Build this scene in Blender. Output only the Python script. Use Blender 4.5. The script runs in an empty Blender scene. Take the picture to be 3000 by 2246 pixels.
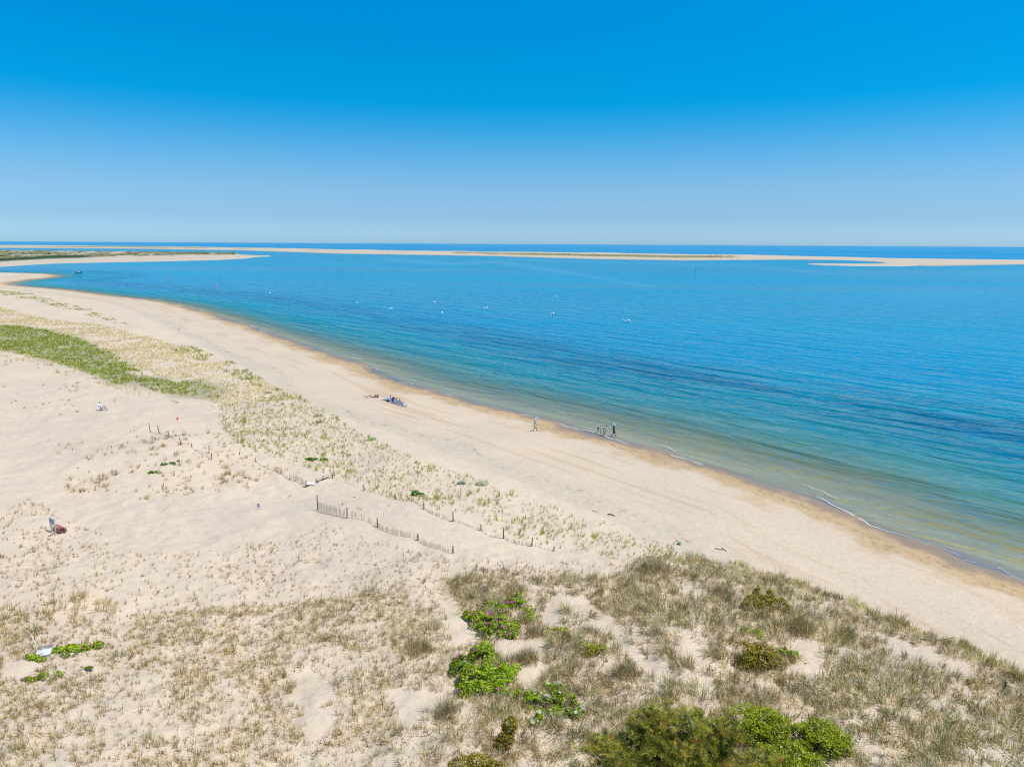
import bpy, math, random
import numpy as np
from mathutils import Vector, Matrix

random.seed(7)
rng = np.random.default_rng(11)
scene = bpy.context.scene
COL = scene.collection

# ------------------------------------------------------------------ camera model (measured from the photograph)
F_PX = 2081.0
CAM_H = 26.0
PITCH = math.atan((1123 - 714.3) / F_PX)
ROLL = 0.0055
_F = np.array([0, math.cos(PITCH), -math.sin(PITCH)])
_R0 = np.array([1.0, 0, 0])
_U0 = np.array([0, math.sin(PITCH), math.cos(PITCH)])
_R = _R0 * math.cos(ROLL) + _U0 * math.sin(ROLL)
_U = -_R0 * math.sin(ROLL) + _U0 * math.cos(ROLL)


def on_plane(px, py, z=0.0):
    """ground point below a line of sight, on the level z"""
    px = np.asarray(px, float); py = np.asarray(py, float)
    d = _F[:, None] + ((px.ravel() - 1500) / F_PX) * _R[:, None] - ((py.ravel() - 1123) / F_PX) * _U[:, None]
    t = (z - CAM_H) / np.minimum(d[2], -1e-4)
    return np.stack([d[0] * t, d[1] * t], 1)


def far_fix(px, py):
    """the lens bends the horizon a little: bring far rows to the straight one"""
    hp = np.interp(px, [0, 500, 1000, 1500, 2000, 2500, 3000], [711, 709.5, 709, 711, 715.5, 721.5, 729])
    hm = 706.05 + 0.0055 * np.clip(px, 0, 3000)
    w = np.clip((1000 - np.asarray(py, float)) / 150, 0, 1)
    return py + w * (hm - hp)


def far_pts(pts, z=0.0):
    p = np.array(pts, float)
    return on_plane(p[:, 0], far_fix(p[:, 0], p[:, 1]), z)


# ------------------------------------------------------------------ noise and polyline helpers
_perm = np.random.default_rng(3).random((256, 256))


def vnoise(x, y, seed=0):
    x = x + seed * 17.31; y = y + seed * 9.77
    xi = np.floor(x).astype(int); yi = np.floor(y).astype(int)
    fx = x - xi; fy = y - yi
    fx = fx * fx * fx * (fx * (fx * 6 - 15) + 10); fy = fy * fy * fy * (fy * (fy * 6 - 15) + 10)
    a = _perm[xi & 255, yi & 255]; b = _perm[(xi + 1) & 255, yi & 255]
    c = _perm[xi & 255, (yi + 1) & 255]; d = _perm[(xi + 1) & 255, (yi + 1) & 255]
    return (a * (1 - fx) + b * fx) * (1 - fy) + (c * (1 - fx) + d * fx) * fy


def fbm(x, y, seed=0, octv=3):
    s = 0; a = 1.0; t = 0
    for k in range(octv):
        s = s + a * vnoise(x * 2 ** k, y * 2 ** k, seed + k * 5); t += a; a *= .5
    return s / t


def sstep(a, b, x):
    t = np.clip((np.asarray(x, float) - a) / (b - a), 0, 1)
    return t * t * (3 - 2 * t)


def smooth_line(p, n=8):
    p = np.asarray(p, float); out = []
    q = np.vstack([2 * p[0] - p[1], p, 2 * p[-1] - p[-2]])
    for i in range(1, len(q) - 2):
        for t in np.linspace(0, 1, n, endpoint=False):
            out.append(.5 * ((2 * q[i]) + (-q[i - 1] + q[i + 1]) * t + (2 * q[i - 1] - 5 * q[i] + 4 * q[i + 1] - q[i + 2]) * t * t
                             + (-q[i - 1] + 3 * q[i] - 3 * q[i + 1] + q[i + 2]) * t ** 3))
    out.append(p[-1])
    return np.array(out)


def line_dist(x, y, line):
    """distance to a polyline, plus the position along it in 0..1"""
    x = np.asarray(x, float); y = np.asarray(y, float)
    best = np.full(x.shape, 1e18); par = np.zeros(x.shape)
    n = len(line) - 1
    for i in range(n):
        ax, ay = line[i]; bx, by = line[i + 1]
        dx, dy = bx - ax, by - ay
        L = dx * dx + dy * dy + 1e-12
        t = np.clip(((x - ax) * dx + (y - ay) * dy) / L, 0, 1)
        d = (x - ax - t * dx) ** 2 + (y - ay - t * dy) ** 2
        m = d < best
        best = np.where(m, d, best); par = np.where(m, (i + t) / n, par)
    return np.sqrt(best), par


def inside(x, y, poly):
    x = np.asarray(x, float); y = np.asarray(y, float)
    r = np.zeros(x.shape, bool); n = len(poly); j = n - 1
    for i in range(n):
        xi, yi = poly[i]; xj, yj = poly[j]
        c = ((yi > y) != (yj > y)) & (x < (xj - xi) * (y - yi) / ((yj - yi) if yj != yi else 1e-9) + xi)
        r ^= c; j = i
    return r


# ------------------------------------------------------------------ the shape of the land
SHORE_PX = [(3900, 2120), (3400, 1872), (2996, 1696), (2790, 1618), (2588, 1553), (2358, 1448), (2200, 1402), (2000, 1345), (1874, 1307), (1740, 1271), (1634, 1240),
            (1476, 1200), (1320, 1160), (1172, 1115), (1045, 1061), (992, 1046), (860, 999), (725, 953), (640, 926), (543, 898), (490, 887),
            (430, 878), (353, 871), (260, 860), (181, 851), (59, 842), (32, 836), (45, 831), (91, 823), (149, 817), (172, 811), (136, 806), (60, 804), (0, 803.5)]
_sh = far_pts(SHORE_PX)
SHORE = np.vstack([[[160, -160]], smooth_line(_sh, 4), [[-640, 590], [-1500, 640]]])
LAND = np.vstack([SHORE, [[-4000, 640], [-4000, -3000], [160, -3000]]])
GRASS_EDGE = smooth_line(on_plane(*np.array([(3900, 2500), (3400, 2170), (3050, 1985), (2900, 1915), (2700, 1835), (2480, 1742), (2300, 1682), (2130, 1628), (1960, 1570),
                                             (1800, 1490), (1560, 1360), (1330, 1292), (1080, 1205), (880, 1140)]).T, 1.8), 5)


def _ctr(px, py, z=2.0):
    return on_plane([px], [py], z)[0]


MOUNDS = [(*_ctr(450, 1340), 8, 7, .9), (*_ctr(640, 1300), 8, 6, .5), (*_ctr(1080, 1500), 9, 4, .55), (*_ctr(1250, 1520), 8, 4, .5), (*_ctr(1930, 1665), 1.7, 1.3, .5),
          (*_ctr(2360, 1835), 1.3, 1.1, .45), (*_ctr(1300, 1680), 7, 3, .5), (*_ctr(1750, 1720), 5, 3, .5), (*_ctr(2140, 1720), 3, 2, .5),
          (*_ctr(2020, 1880), 3.5, 2.5, .5), (*_ctr(1230, 1890), 1.2, 1.0, .3), (*_ctr(200, 1770), 4, 2.5, .45), (*_ctr(230, 1400), 5, 4, -.35),
          (*_ctr(820, 1560), 8, 4, -.3), (*_ctr(100, 1250), 14, 12, -.4), (*_ctr(1980, 2140), 4, 3, .5), (*_ctr(2600, 2000), 5, 3.5, .5)]


def height(x, y, sd=None):
    x = np.asarray(x, float); y = np.asarray(y, float)
    if sd is None:
        d, _ = line_dist(x, y, SHORE)
        sd = np.where(inside(x, y, LAND), d, -d)
    sd = sd + ((fbm(x / 7, y / 7, 12, 2) - .5) * 3.2 + (fbm(x / 2.2, y / 2.2, 13, 2) - .5) * .9) * np.clip(1 - np.abs(sd) / 14, 0, 1)
    h = np.where(sd < 0, np.maximum(sd * .07, -3.0 + 0 * sd), 0)
    h = h + 0.055 * np.clip(sd, 0, 9) + .045 * np.clip(sd - 9, 0, 16) + .018 * np.clip(sd - 25, 0, 60)
    e, par = line_dist(x, y, GRASS_EDGE)
    g = sstep(14, 30, sd)
    land = g * sstep(-1.5, 4.5, np.where(sd > 24, e, -e))
    amp = np.interp(par, [0, .45, .62, .75, 1], [1.5, 1.3, .8, .35, .15])
    h = h + land * amp
    dune = sstep(20, 32, sd); near_ = 1 - sstep(80, 160, y)
    near = 1 - sstep(70, 150, y)
    h = h + dune * ((fbm(x / 9, y / 9, 1, 3) - .5) * .9 + (fbm(x / 2.1, y / 2.1, 4, 2) - .5) * .30 + near * (fbm(x / .85, y / .85, 6, 2) - .5) * .27 * sstep(.35, .6, fbm(x / 12, y / 12, 9, 2) + .12))
    h = h + (1 - dune) * sstep(5, 14, sd) * (fbm(x / 3.0, y / 3.0, 8, 2) - .5) * .07 + (1 - dune) * sstep(14, 20, sd) * near_ * (fbm(x / .7, y / .7, 10, 2) - .5) * .12
    for mx, my, rx, ry, a in MOUNDS:
        h = h + a * np.exp(-(((x - mx) / rx) ** 2 + ((y - my) / ry) ** 2))
    return h


def ground(px, py, fix=True):
    """where a line of sight meets the land: (x, y, z)"""
    px = np.atleast_1d(np.asarray(px, float)); py = np.atleast_1d(np.asarray(py, float))
    if fix:
        py = far_fix(px, py)
    z = np.full(px.shape, 1.5)
    for _ in range(14):
        d = _F[:, None] + ((px - 1500) / F_PX) * _R[:, None] - ((py - 1123) / F_PX) * _U[:, None]
        t = (z - CAM_H) / np.minimum(d[2], -1e-4)
        x, y = d[0] * t, d[1] * t
        z = .5 * z + .5 * np.maximum(height(x, y), 0)
    return np.stack([x, y, height(x, y)], 1)


def spot(px, py):
    return tuple(float(v) for v in ground(px, py)[0])


def gpoly(pts):
    p = np.array(pts, float)
    return ground(p[:, 0], p[:, 1])[:, :2]


# ------------------------------------------------------------------ materials
def s2l(r, g, b, k=1.0):
    o = []
    for c in (r, g, b):
        c /= 255
        o.append((c / 12.92 if c <= .04045 else ((c + .055) / 1.055) ** 2.4) * k)
    return tuple(o)


class Nodes:
    def __init__(self, name):
        self.m = bpy.data.materials.new(name); self.m.use_nodes = True
        self.t = self.m.node_tree; self.t.nodes.clear()
        self.out = self.t.nodes.new('ShaderNodeOutputMaterial')

    def n(self, typ, **kw):
        nd = self.t.nodes.new(typ)
        for k, v in kw.items():
            if k.startswith('i_'):
                nd.inputs[k[2:].replace('_', ' ')].default_value = v
            else:
                setattr(nd, k, v)
        return nd

    def l(self, a, b):
        self.t.links.new(a, b)

    def math(self, op, a, b=None, clamp=False):
        nd = self.t.nodes.new('ShaderNodeMath'); nd.operation = op; nd.use_clamp = clamp
        for i, v in enumerate((a, b)):
            if v is None: continue
            if isinstance(v, (int, float)): nd.inputs[i].default_value = v
            else: self.l(v, nd.inputs[i])
        return nd.outputs[0]

    def mixc(self, fac, a, b, mode='MIX'):
        nd = self.t.nodes.new('ShaderNodeMix'); nd.data_type = 'RGBA'; nd.blend_type = mode
        for i, v in ((0, fac), (6, a), (7, b)):
            if isinstance(v, (int, float)): nd.inputs[i].default_value = v
            elif isinstance(v, tuple): nd.inputs[i].default_value = (*v[:3], 1)
            else: self.l(v, nd.inputs[i])
        return nd.outputs[2]

    def ramp(self, fac, stops):
        nd = self.t.nodes.new('ShaderNodeValToRGB'); cr = nd.color_ramp
        while len(cr.elements) < len(stops): cr.elements.new(.5)
        for e, (p, c) in zip(cr.elements, stops):
            e.position = p; e.color = (*c, 1) if len(c) == 3 else c
        self.l(fac, nd.inputs[0])
        return nd.outputs[0]


def mat_plain(name, c, rough=.75, var=.25, scale=9.0, metal=0.0, bump=.0):
    """one paint or timber, mottled with noise"""
    k = Nodes(name)
    tc = k.n('ShaderNodeTexCoord')
    nz = k.n('ShaderNodeTexNoise', i_Scale=scale, i_Detail=4.0)
    k.l(tc.outputs['Object'], nz.inputs['Vector'])
    lo = tuple(v * (1 - var) for v in c); hi = tuple(min(v * (1 + var), .95) for v in c)
    cc = k.ramp(nz.outputs[0], [(.3, lo), (.7, hi)])
    b = k.n('ShaderNodeBsdfPrincipled', i_Roughness=rough, i_Metallic=metal)
    k.l(cc, b.inputs['Base Color'])
    if bump:
        bp = k.n('ShaderNodeBump', i_Strength=bump, i_Distance=.01)
        k.l(nz.outputs[0], bp.inputs['Height']); k.l(bp.outputs[0], b.inputs['Normal'])
    k.l(b.outputs[0], k.out.inputs[0])
    return k.m


def mat_leaf(name, transl=.35, gloss=.04, scale=.8):
    """leaves and blades: the colour of each one comes from its own mesh"""
    k = Nodes(name)
    at = k.n('ShaderNodeAttribute', attribute_name='col')
    gm = k.n('ShaderNodeNewGeometry')
    nz = k.n('ShaderNodeTexNoise', i_Scale=scale, i_Detail=3.0)
    k.l(gm.outputs['Position'], nz.inputs['Vector'])
    f = k.ramp(nz.outputs[0], [(.3, (.8, .8, .8)), (.7, (1.15, 1.15, 1.12))])
    c = k.mixc(1.0, at.outputs['Color'], f, 'MULTIPLY')
    d = k.n('ShaderNodeBsdfDiffuse'); t = k.n('ShaderNodeBsdfTranslucent')
    k.l(c, d.inputs[0]); k.l(c, t.inputs[0])
    m = k.n('ShaderNodeMixShader'); m.inputs[0].default_value = transl
    k.l(d.outputs[0], m.inputs[1]); k.l(t.outputs[0], m.inputs[2])
    g = k.n('ShaderNodeBsdfGlossy', i_Roughness=.45)
    m2 = k.n('ShaderNodeMixShader'); m2.inputs[0].default_value = gloss
    k.l(m.outputs[0], m2.inputs[1]); k.l(g.outputs[0], m2.inputs[2])
    k.l(m2.outputs[0], k.out.inputs[0])
    return k.m


def mat_vcol(name, rough=.8):
    k = Nodes(name)
    at = k.n('ShaderNodeAttribute', attribute_name='col')
    gm = k.n('ShaderNodeTexCoord')
    nz = k.n('ShaderNodeTexNoise', i_Scale=14.0, i_Detail=3.0)
    k.l(gm.outputs['Object'], nz.inputs['Vector'])
    f = k.ramp(nz.outputs[0], [(.3, (.88, .88, .88)), (.7, (1.08, 1.08, 1.08))])
    b = k.n('ShaderNodeBsdfPrincipled', i_Roughness=rough)
    k.l(k.mixc(1.0, at.outputs['Color'], f, 'MULTIPLY'), b.inputs['Base Color'])
    k.l(b.outputs[0], k.out.inputs[0])
    return k.m


def mat_sand():
    k = Nodes('sand')
    at = k.n('ShaderNodeAttribute', attribute_name='col')
    wet = k.n('ShaderNodeAttribute', attribute_name='wet')
    gm = k.n('ShaderNodeNewGeometry')
    n1 = k.n('ShaderNodeTexNoise', i_Scale=1.7, i_Detail=5.0, i_Roughness=.65)
    n2 = k.n('ShaderNodeTexNoise', i_Scale=9.0, i_Detail=3.0, i_Roughness=.6)
    n3 = k.n('ShaderNodeTexVoronoi', i_Scale=3.2)
    n4 = k.n('ShaderNodeTexNoise', i_Scale=.09, i_Detail=3.0)
    for n in (n1, n2, n3, n4): k.l(gm.outputs['Position'], n.inputs['Vector'])
    f = k.ramp(n1.outputs[0], [(.28, (.90, .89, .88)), (.55, (1.0, 1.0, 1.0)), (.78, (1.05, 1.05, 1.05))])
    f2 = k.ramp(n2.outputs[0], [(.25, (.90, .90, .89)), (.6, (1.02, 1.02, 1.02))])
    f3 = k.ramp(n4.outputs[0], [(.3, (.95, .95, .96)), (.7, (1.04, 1.03, 1.01))])
    c = k.mixc(1.0, at.outputs['Color'], f, 'MULTIPLY')
    c = k.mixc(1.0, c, f2, 'MULTIPLY'); c = k.mixc(1.0, c, f3, 'MULTIPLY')
    # scattered shell grit and pebbles
    v = k.n('ShaderNodeTexVoronoi', i_Scale=1.5); k.l(gm.outputs['Position'], v.inputs['Vector'])
    peb = k.math('MULTIPLY', k.math('LESS_THAN', v.outputs['Distance'], .075), .45)
    pc = k.ramp(k.n('ShaderNodeSeparateColor').outputs[0], [(0, (.2, .17, .13)), (1, (.7, .66, .6))])
    sc = [n for n in k.t.nodes if n.bl_idname == 'ShaderNodeSeparateColor'][0]
    k.l(v.outputs['Color'], sc.inputs[0])
    c = k.mixc(peb, c, pc)
    h = k.math('ADD', k.math('MULTIPLY', n1.outputs[0], .10), k.math('MULTIPLY', n3.outputs['Distance'], .05))
    h = k.math('ADD', h, k.math('MULTIPLY', n2.outputs[0], .02))
    bp = k.n('ShaderNodeBump', i_Strength=.55, i_Distance=1.0)
    st = k.math('MULTIPLY', k.math('SUBTRACT', 1.0, wet.outputs['Fac']), .55)
    k.l(st, bp.inputs['Strength']); k.l(h, bp.inputs['Height'])
    b = k.n('ShaderNodeBsdfPrincipled')
    k.l(c, b.inputs['Base Color']); k.l(bp.outputs[0], b.inputs['Normal'])
    rg = k.math('SUBTRACT', .95, k.math('MULTIPLY', wet.outputs['Fac'], .58))
    k.l(rg, b.inputs['Roughness'])
    sp = k.math('ADD', .12, k.math('MULTIPLY', wet.outputs['Fac'], .22))
    k.l(sp, b.inputs['Specular IOR Level'])
    k.l(b.outputs[0], k.out.inputs[0])
    return k.m


M = {}
M['sand'] = mat_sand()
M['blade'] = mat_leaf('grass_blade', .42)
M['leaf'] = mat_leaf('shrub_leaf', .48, .04, 1.6)
M['needle'] = mat_leaf('pine_needle', .4, .03, 1.2)
M['vcol'] = mat_vcol('skin_and_cloth')
M['wood'] = mat_plain('weathered_wood', (.40, .31, .24), .85, .35, 14)
M['post'] = mat_plain('fence_post_wood', (.13, .075, .055), .85, .4, 10)
M['greywood'] = mat_plain('grey_timber', (.38, .37, .36), .8, .3, 8)
M['bark'] = mat_plain('pine_bark', (.22, .19, .17), .9, .4, 6)
M['twig'] = mat_plain('bare_twig', (.36, .33, .30), .9, .3, 8)
M['drift'] = mat_plain('driftwood', (.17, .10, .065), .9, .35, 6)
M['white'] = mat_plain('white_plastic', (.80, .81, .82), .4, .06, 4)
M['chairgrey'] = mat_plain('lavender_grey_plastic', (.66, .665, .73), .45, .08, 5)


# ------------------------------------------------------------------ mesh helpers
def np_mesh(name, V, quads=None, tris=None, attrs=None, smooth=False):
    me = bpy.data.meshes.new(name)
    V = np.asarray(V, np.float32)
    me.vertices.add(len(V)); me.vertices.foreach_set('co', V.ravel())
    loops = []; starts = []; tot = 0
    if quads is not None and len(quads):
        q = np.asarray(quads, np.int32); loops.append(q.ravel()); starts.append(np.arange(len(q)) * 4); tot = q.size
    if tris is not None and len(tris):
        t = np.asarray(tris, np.int32); loops.append(t.ravel()); starts.append(tot + np.arange(len(t)) * 3)
    loops = np.concatenate(loops); starts = np.concatenate(starts).astype(np.int32)
    me.loops.add(len(loops)); me.loops.foreach_set('vertex_index', loops)
    me.polygons.add(len(starts)); me.polygons.foreach_set('loop_start', starts)
    for k, a in (attrs or {}).items():
        a = np.asarray(a, np.float32)
        if a.ndim == 1:
            me.attributes.new(k, 'FLOAT', 'POINT').data.foreach_set('value', a)
        else:
            if a.shape[1] == 3: a = np.hstack([a, np.ones((len(a), 1), np.float32)])
            me.attributes.new(k, 'FLOAT_COLOR', 'POINT').data.foreach_set('color', a.ravel())
    me.update(calc_edges=True); me.validate()
    if smooth: me.polygons.foreach_set('use_smooth', np.ones(len(me.polygons), bool))
    return me


def link(name, me, mat, parent=None):
    o = bpy.data.objects.new(name, me)
    COL.objects.link(o)
    if mat is not None and me is not None: me.materials.append(mat)
    if parent is not None: o.parent = parent
    return o


def tag(o, label=None, cat=None, group=None, kind=None):
    if label: o['label'] = label
    if cat: o['category'] = cat
    if group: o['group'] = group
    if kind: o['kind'] = kind
    return o


def thing(name, label, cat, loc, rz=0.0, group=None):
    o = bpy.data.objects.new(name, None); COL.objects.link(o)
    o.empty_display_size = .3
    o.location = loc; o.rotation_euler = (0, 0, rz)
    return tag(o, label, cat, group)


def copy_tree(o, parent=None):
    c = o.copy(); COL.objects.link(c)
    if parent is not None: c.parent = parent
    for ch in list(o.children): copy_tree(ch, c)
    return c


class MB:
    def __init__(self): self.v = []; self.f = []; self.c = []

    def add(self, vs, fs, col=None):
        b = len(self.v)
        self.v += [tuple(p) for p in vs]; self.f += [tuple(b + i for i in f) for f in fs]
        self.c += [col or (.5, .5, .5)] * len(vs)

    def box(self, c, s, rot=None, col=None, bev=.12):
        """a box with its edges taken off"""
        sx, sy, sz = (v / 2 for v in s); k = min(sx, sy, sz) * bev * 2
        vs = []; R = rot or Matrix.Identity(3)
        for z, i in ((-sz, k), (-sz + k, 0), (sz - k, 0), (sz, k)):
            for x, y in ((-1, -1), (1, -1), (1, 1), (-1, 1)):
                vs.append(Vector(c) + R @ Vector((x * (sx - i), y * (sy - i), z)))
        fs = [(3, 2, 1, 0), (12, 13, 14, 15)]
        for r in range(3):
            for j in range(4):
                a = r * 4 + j; b = r * 4 + (j + 1) % 4
                fs.append((a, b, b + 4, a + 4))
        self.add(vs, fs, col)

    def tube(self, pts, rad, n=8, col=None, caps=True):
        pts = [Vector(p) for p in pts]
        rad = [rad] * len(pts) if isinstance(rad, (int, float)) else rad
        vs = []; fs = []
        ref = None
        for i, p in enumerate(pts):
            d = (pts[min(i + 1, len(pts) - 1)] - pts[max(i - 1, 0)]).normalized()
            if ref is None:
                ref = d.cross(Vector((0, 0, 1)))
                if ref.length < .1: ref = d.cross(Vector((1, 0, 0)))
            ref = (ref - d * ref.dot(d)).normalized()
            q = d.cross(ref)
            for j in range(n):
                a = 2 * math.pi * j / n
                vs.append(p + (ref * math.cos(a) + q * math.sin(a)) * rad[i])
        for i in range(len(pts) - 1):
            for j in range(n):
                a = i * n + j; b = i * n + (j + 1) % n
                fs.append((a, b, b + n, a + n))
        if caps:
            fs.append(tuple(range(n - 1, -1, -1))); fs.append(tuple((len(pts) - 1) * n + j for j in range(n)))
        self.add(vs, fs, col)

    def ball(self, c, r, n=10, m=7, col=None, rot=None):
        rx, ry, rz = (r, r, r) if isinstance(r, (int, float)) else r
        vs = [Vector((0, 0, -rz))]; fs = []
        for i in range(1, m):
            t = math.pi * i / m
            for j in range(n):
                a = 2 * math.pi * j / n
                vs.append(Vector((rx * math.sin(t) * math.cos(a), ry * math.sin(t) * math.sin(a), -rz * math.cos(t))))
        vs.append(Vector((0, 0, rz)))
        for j in range(n): fs.append((0, 1 + (j + 1) % n, 1 + j))
        for i in range(m - 2):
            for j in range(n):
                a = 1 + i * n + j; b = 1 + i * n + (j + 1) % n
                fs.append((a, b, b + n, a + n))
        k = 1 + (m - 2) * n
        for j in range(n): fs.append((k + j, k + (j + 1) % n, len(vs) - 1))
        if rot: vs = [rot @ v for v in vs]
        self.add([Vector(c) + v for v in vs], fs, col)

    def lathe(self, prof, n=14, col=None, c=(0, 0, 0)):
        vs = []; fs = []
        for r, z in prof:
            for j in range(n):
                a = 2 * math.pi * j / n
                vs.append((c[0] + r * math.cos(a), c[1] + r * math.sin(a), c[2] + z))
        for i in range(len(prof) - 1):
            for j in range(n):
                a = i * n + j; b = i * n + (j + 1) % n
                fs.append((a, b, b + n, a + n))
        self.add(vs, fs, col)

    def mesh(self, name, smooth=False):
        me = bpy.data.meshes.new(name); me.from_pydata(self.v, [], self.f); me.update()
        a = me.attributes.new('col', 'FLOAT_COLOR', 'POINT')
        a.data.foreach_set('color', np.hstack([np.array(self.c, np.float32), np.ones((len(self.c), 1), np.float32)]).ravel())
        if smooth: me.polygons.foreach_set('use_smooth', np.ones(len(me.polygons), bool))
        return me

    def build(self, name, mat, parent=None, smooth=False):
        return link(name, self.mesh(name, smooth), mat, parent)


# ------------------------------------------------------------------ the beach and dunes: one sheet
ang = np.concatenate([np.radians(np.arange(-180, -62, 3.0)), np.radians(np.linspace(-62, 62, 620)), np.radians(np.arange(65, 180.1, 3.0))])


def polar(radii):
    A, Rr = np.meshgrid(ang, radii)
    x = Rr * np.sin(A); y = Rr * np.cos(A)
    nr, na = x.shape
    i = np.arange(nr - 1)[:, None] * na + np.arange(na - 1)[None, :]
    q = np.stack([i, i + 1, i + 1 + na, i + na], -1).reshape(-1, 4)[:, ::-1]
    return x.ravel(), y.ravel(), q


# colours that the sand really has: dry dune, trodden path, beach, damp and wet strand
C_DUNE = np.array(s2l(234, 214, 190, .71)); C_PATH = np.array(s2l(232, 213, 190, .70)); C_BEACH = np.array(s2l(234, 213, 188, .69))
C_GREY = np.array(s2l(225, 208, 185, .70)); C_DAMP = np.array(s2l(214, 184, 144, .70)); C_WET = np.array(s2l(186, 158, 126, .62))
C_BED = np.array(s2l(186, 176, 134, .76)); C_THATCH = np.array(s2l(205, 190, 150, .6)); C_MEADOW = np.array(s2l(150, 152, 95, .5))

PATH_POLYS = [gpoly([(-400, 1050), (300, 1130), (480, 1170), (640, 1190), (700, 1225), (620, 1255), (470, 1245), (330, 1270), (230, 1330), (170, 1420), (60, 1480), (-300, 1540)]),
              gpoly([(180, 1470), (500, 1455), (760, 1450), (930, 1430), (1250, 1500), (1450, 1580), (1250, 1570), (930, 1500), (700, 1560), (420, 1620), (260, 1560)])]
MEADOW_PX = [(-500, 925), (0, 953), (130, 968), (250, 1000), (340, 1040), (420, 1095), (500, 1120), (585, 1116), (605, 1130), (652, 1150), (636, 1167), (540, 1161),
             (460, 1148), (400, 1128), (330, 1122), (250, 1090), (140, 1056), (0, 1026), (-500, 1000)]
MEADOW = gpoly(MEADOW_PX)


def build_land():
    radii = np.concatenate([[.5, 6, 14, 20], np.geomspace(24, 760, 640), np.geomspace(800, 3000, 10)])
    x, y, q = polar(radii)
    d, _ = line_dist(x, y, SHORE)
    sd = np.where(inside(x, y, LAND), d, -d)
    z = height(x, y, sd)
    wig = (fbm(x / 14, y / 14, 21, 3) - .5) * 5 + (fbm(x / 3, y / 3, 22, 2) - .5) * 1.6
    s = sd + wig * sstep(1, 8, sd)
    col = np.tile(C_BED, (len(x), 1))

    def mixin(c, w):
        nonlocal col
        col = col * (1 - w[:, None]) + np.asarray(c)[None, :] * w[:, None]
    rag = (fbm(x / 7, y / 7, 12, 2) - .5) * 3.2 + (fbm(x / 1.5, y / 1.5, 14, 3) - .5) * 2.4
    mixin(C_WET, sstep(-2.5, .2, sd))
    mixin(C_DAMP, sstep(.9, 2.6, s + rag))
    mixin(C_BEACH, sstep(3.2, 6.5, s + rag * 1.3))
    # tide-sorted streaks along the strand
    str_ = fbm(sd / .9 + 3, (x * .58 - y * .81) / 16, 31, 3)
    mixin(C_DAMP, .55 * sstep(.56, .74, str_) * sstep(5, 8, sd) * (1 - sstep(15, 19, sd)))
    mixin(C_GREY, sstep(17.5, 20.5, s))
    blot = fbm(x / 1.3, y / 1.3, 33, 3)
    mixin(C_GREY * .9, .35 * sstep(.55, .7, blot) * sstep(17, 20, s) * (1 - sstep(26, 30, s)))
    wr = .4 * sstep(.64, .74, fbm(x / .3, y / .3, 35, 2)) * np.exp(-((s + rag * .6 - 3.2) / 1.0) ** 2) + .4 * sstep(.66, .74, fbm(x / .45, y / .45, 36, 2)) * np.exp(-((s + wig * .4 - 20.5) / .8) ** 2)
    mixin(np.array(s2l(120, 96, 70, .6)), np.clip(wr, 0, .75))
    e, par = line_dist(x, y, GRASS_EDGE)
    dn = sstep(-.5, 1.5, np.where(sd > 24, e, -e))
    mixin(C_DUNE, dn * sstep(22, 26, sd))
    for P in PATH_POLYS:
        de, _ = line_dist(x, y, np.vstack([P, P[:1]]))
        w = sstep(-1.5, 2.5, np.where(inside(x, y, P), de, -de) + (fbm(x / 5, y / 5, 41, 2) - .5) * 4)
        mixin(C_PATH, w)
    de, _ = line_dist(x, y, np.vstack([MEADOW, MEADOW[:1]]))
    w = sstep(-3, 3, np.where(inside(x, y, MEADOW), de, -de) + (fbm(x / 6, y / 6, 43, 2) - .5) * 8)
    mixin(C_MEADOW, w * .5)
    # dead litter between the dense near tufts
    lit = sstep(.5, .68, fbm(x / 3.0, y / 3.0, 51, 3)) * sstep(0, 10, 52 - y) * dn * .22 * sstep(.4, .6, fbm(x / .9, y / .9, 53, 2))
    mixin(C_THATCH, lit)
    wet = sstep(-1, 0, sd) * (1 - sstep(.6, 2.8, s + rag))
    me = np_mesh('beach', np.stack([x, y, z], 1), q, None, {'col': col, 'wet': wet}, True)
    o = link('beach', me, M['sand']); o['kind'] = 'structure'
    return o


build_land()


# ------------------------------------------------------------------ far sand: the grassy spit and the outer bar
def strip_land(name, lower, upper, hfun, cfun, step=10, rows=26):
    lx, ly = np.array(lower, float).T; ux, uy = np.array(upper, float).T
    xs = np.arange(lx[0], lx[-1] + .1, step)
    yl = np.interp(xs, lx, ly); yu = np.interp(xs, ux, uy)
    T = np.linspace(-.06, 1.06, rows)
    X = np.repeat(xs[None, :], rows, 0)
    Yp = yl[None, :] + (yu - yl)[None, :] * T[:, None]
    Yp = far_fix(X, Yp)
    p = on_plane(X, Yp)
    t = np.repeat(T[:, None], len(xs), 1).ravel(); xx = X.ravel()
    z = hfun(xx, t, p)
    edge = np.minimum(sstep(-.06, .05, t), sstep(-.06, .05, 1 - t)) * np.minimum(sstep(lx[0], lx[0] + 25, xx), sstep(0, 14, lx[-1] - xx))
    z = -.6 + (z + .6) * edge
    i = np.arange(rows - 1)[:, None] * len(xs) + np.arange(len(xs) - 1)[None, :]
    q = np.stack([i, i + 1, i + 1 + len(xs), i + len(xs)], -1).reshape(-1, 4)
    me = np_mesh(name, np.column_stack([p, z]), q, None, {'col': cfun(xx, t, p, z), 'wet': np.zeros(len(z))}, True)
    o = link(name, me, M['sand']); o['kind'] = 'structure'
    return p, z, xx, t


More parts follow.
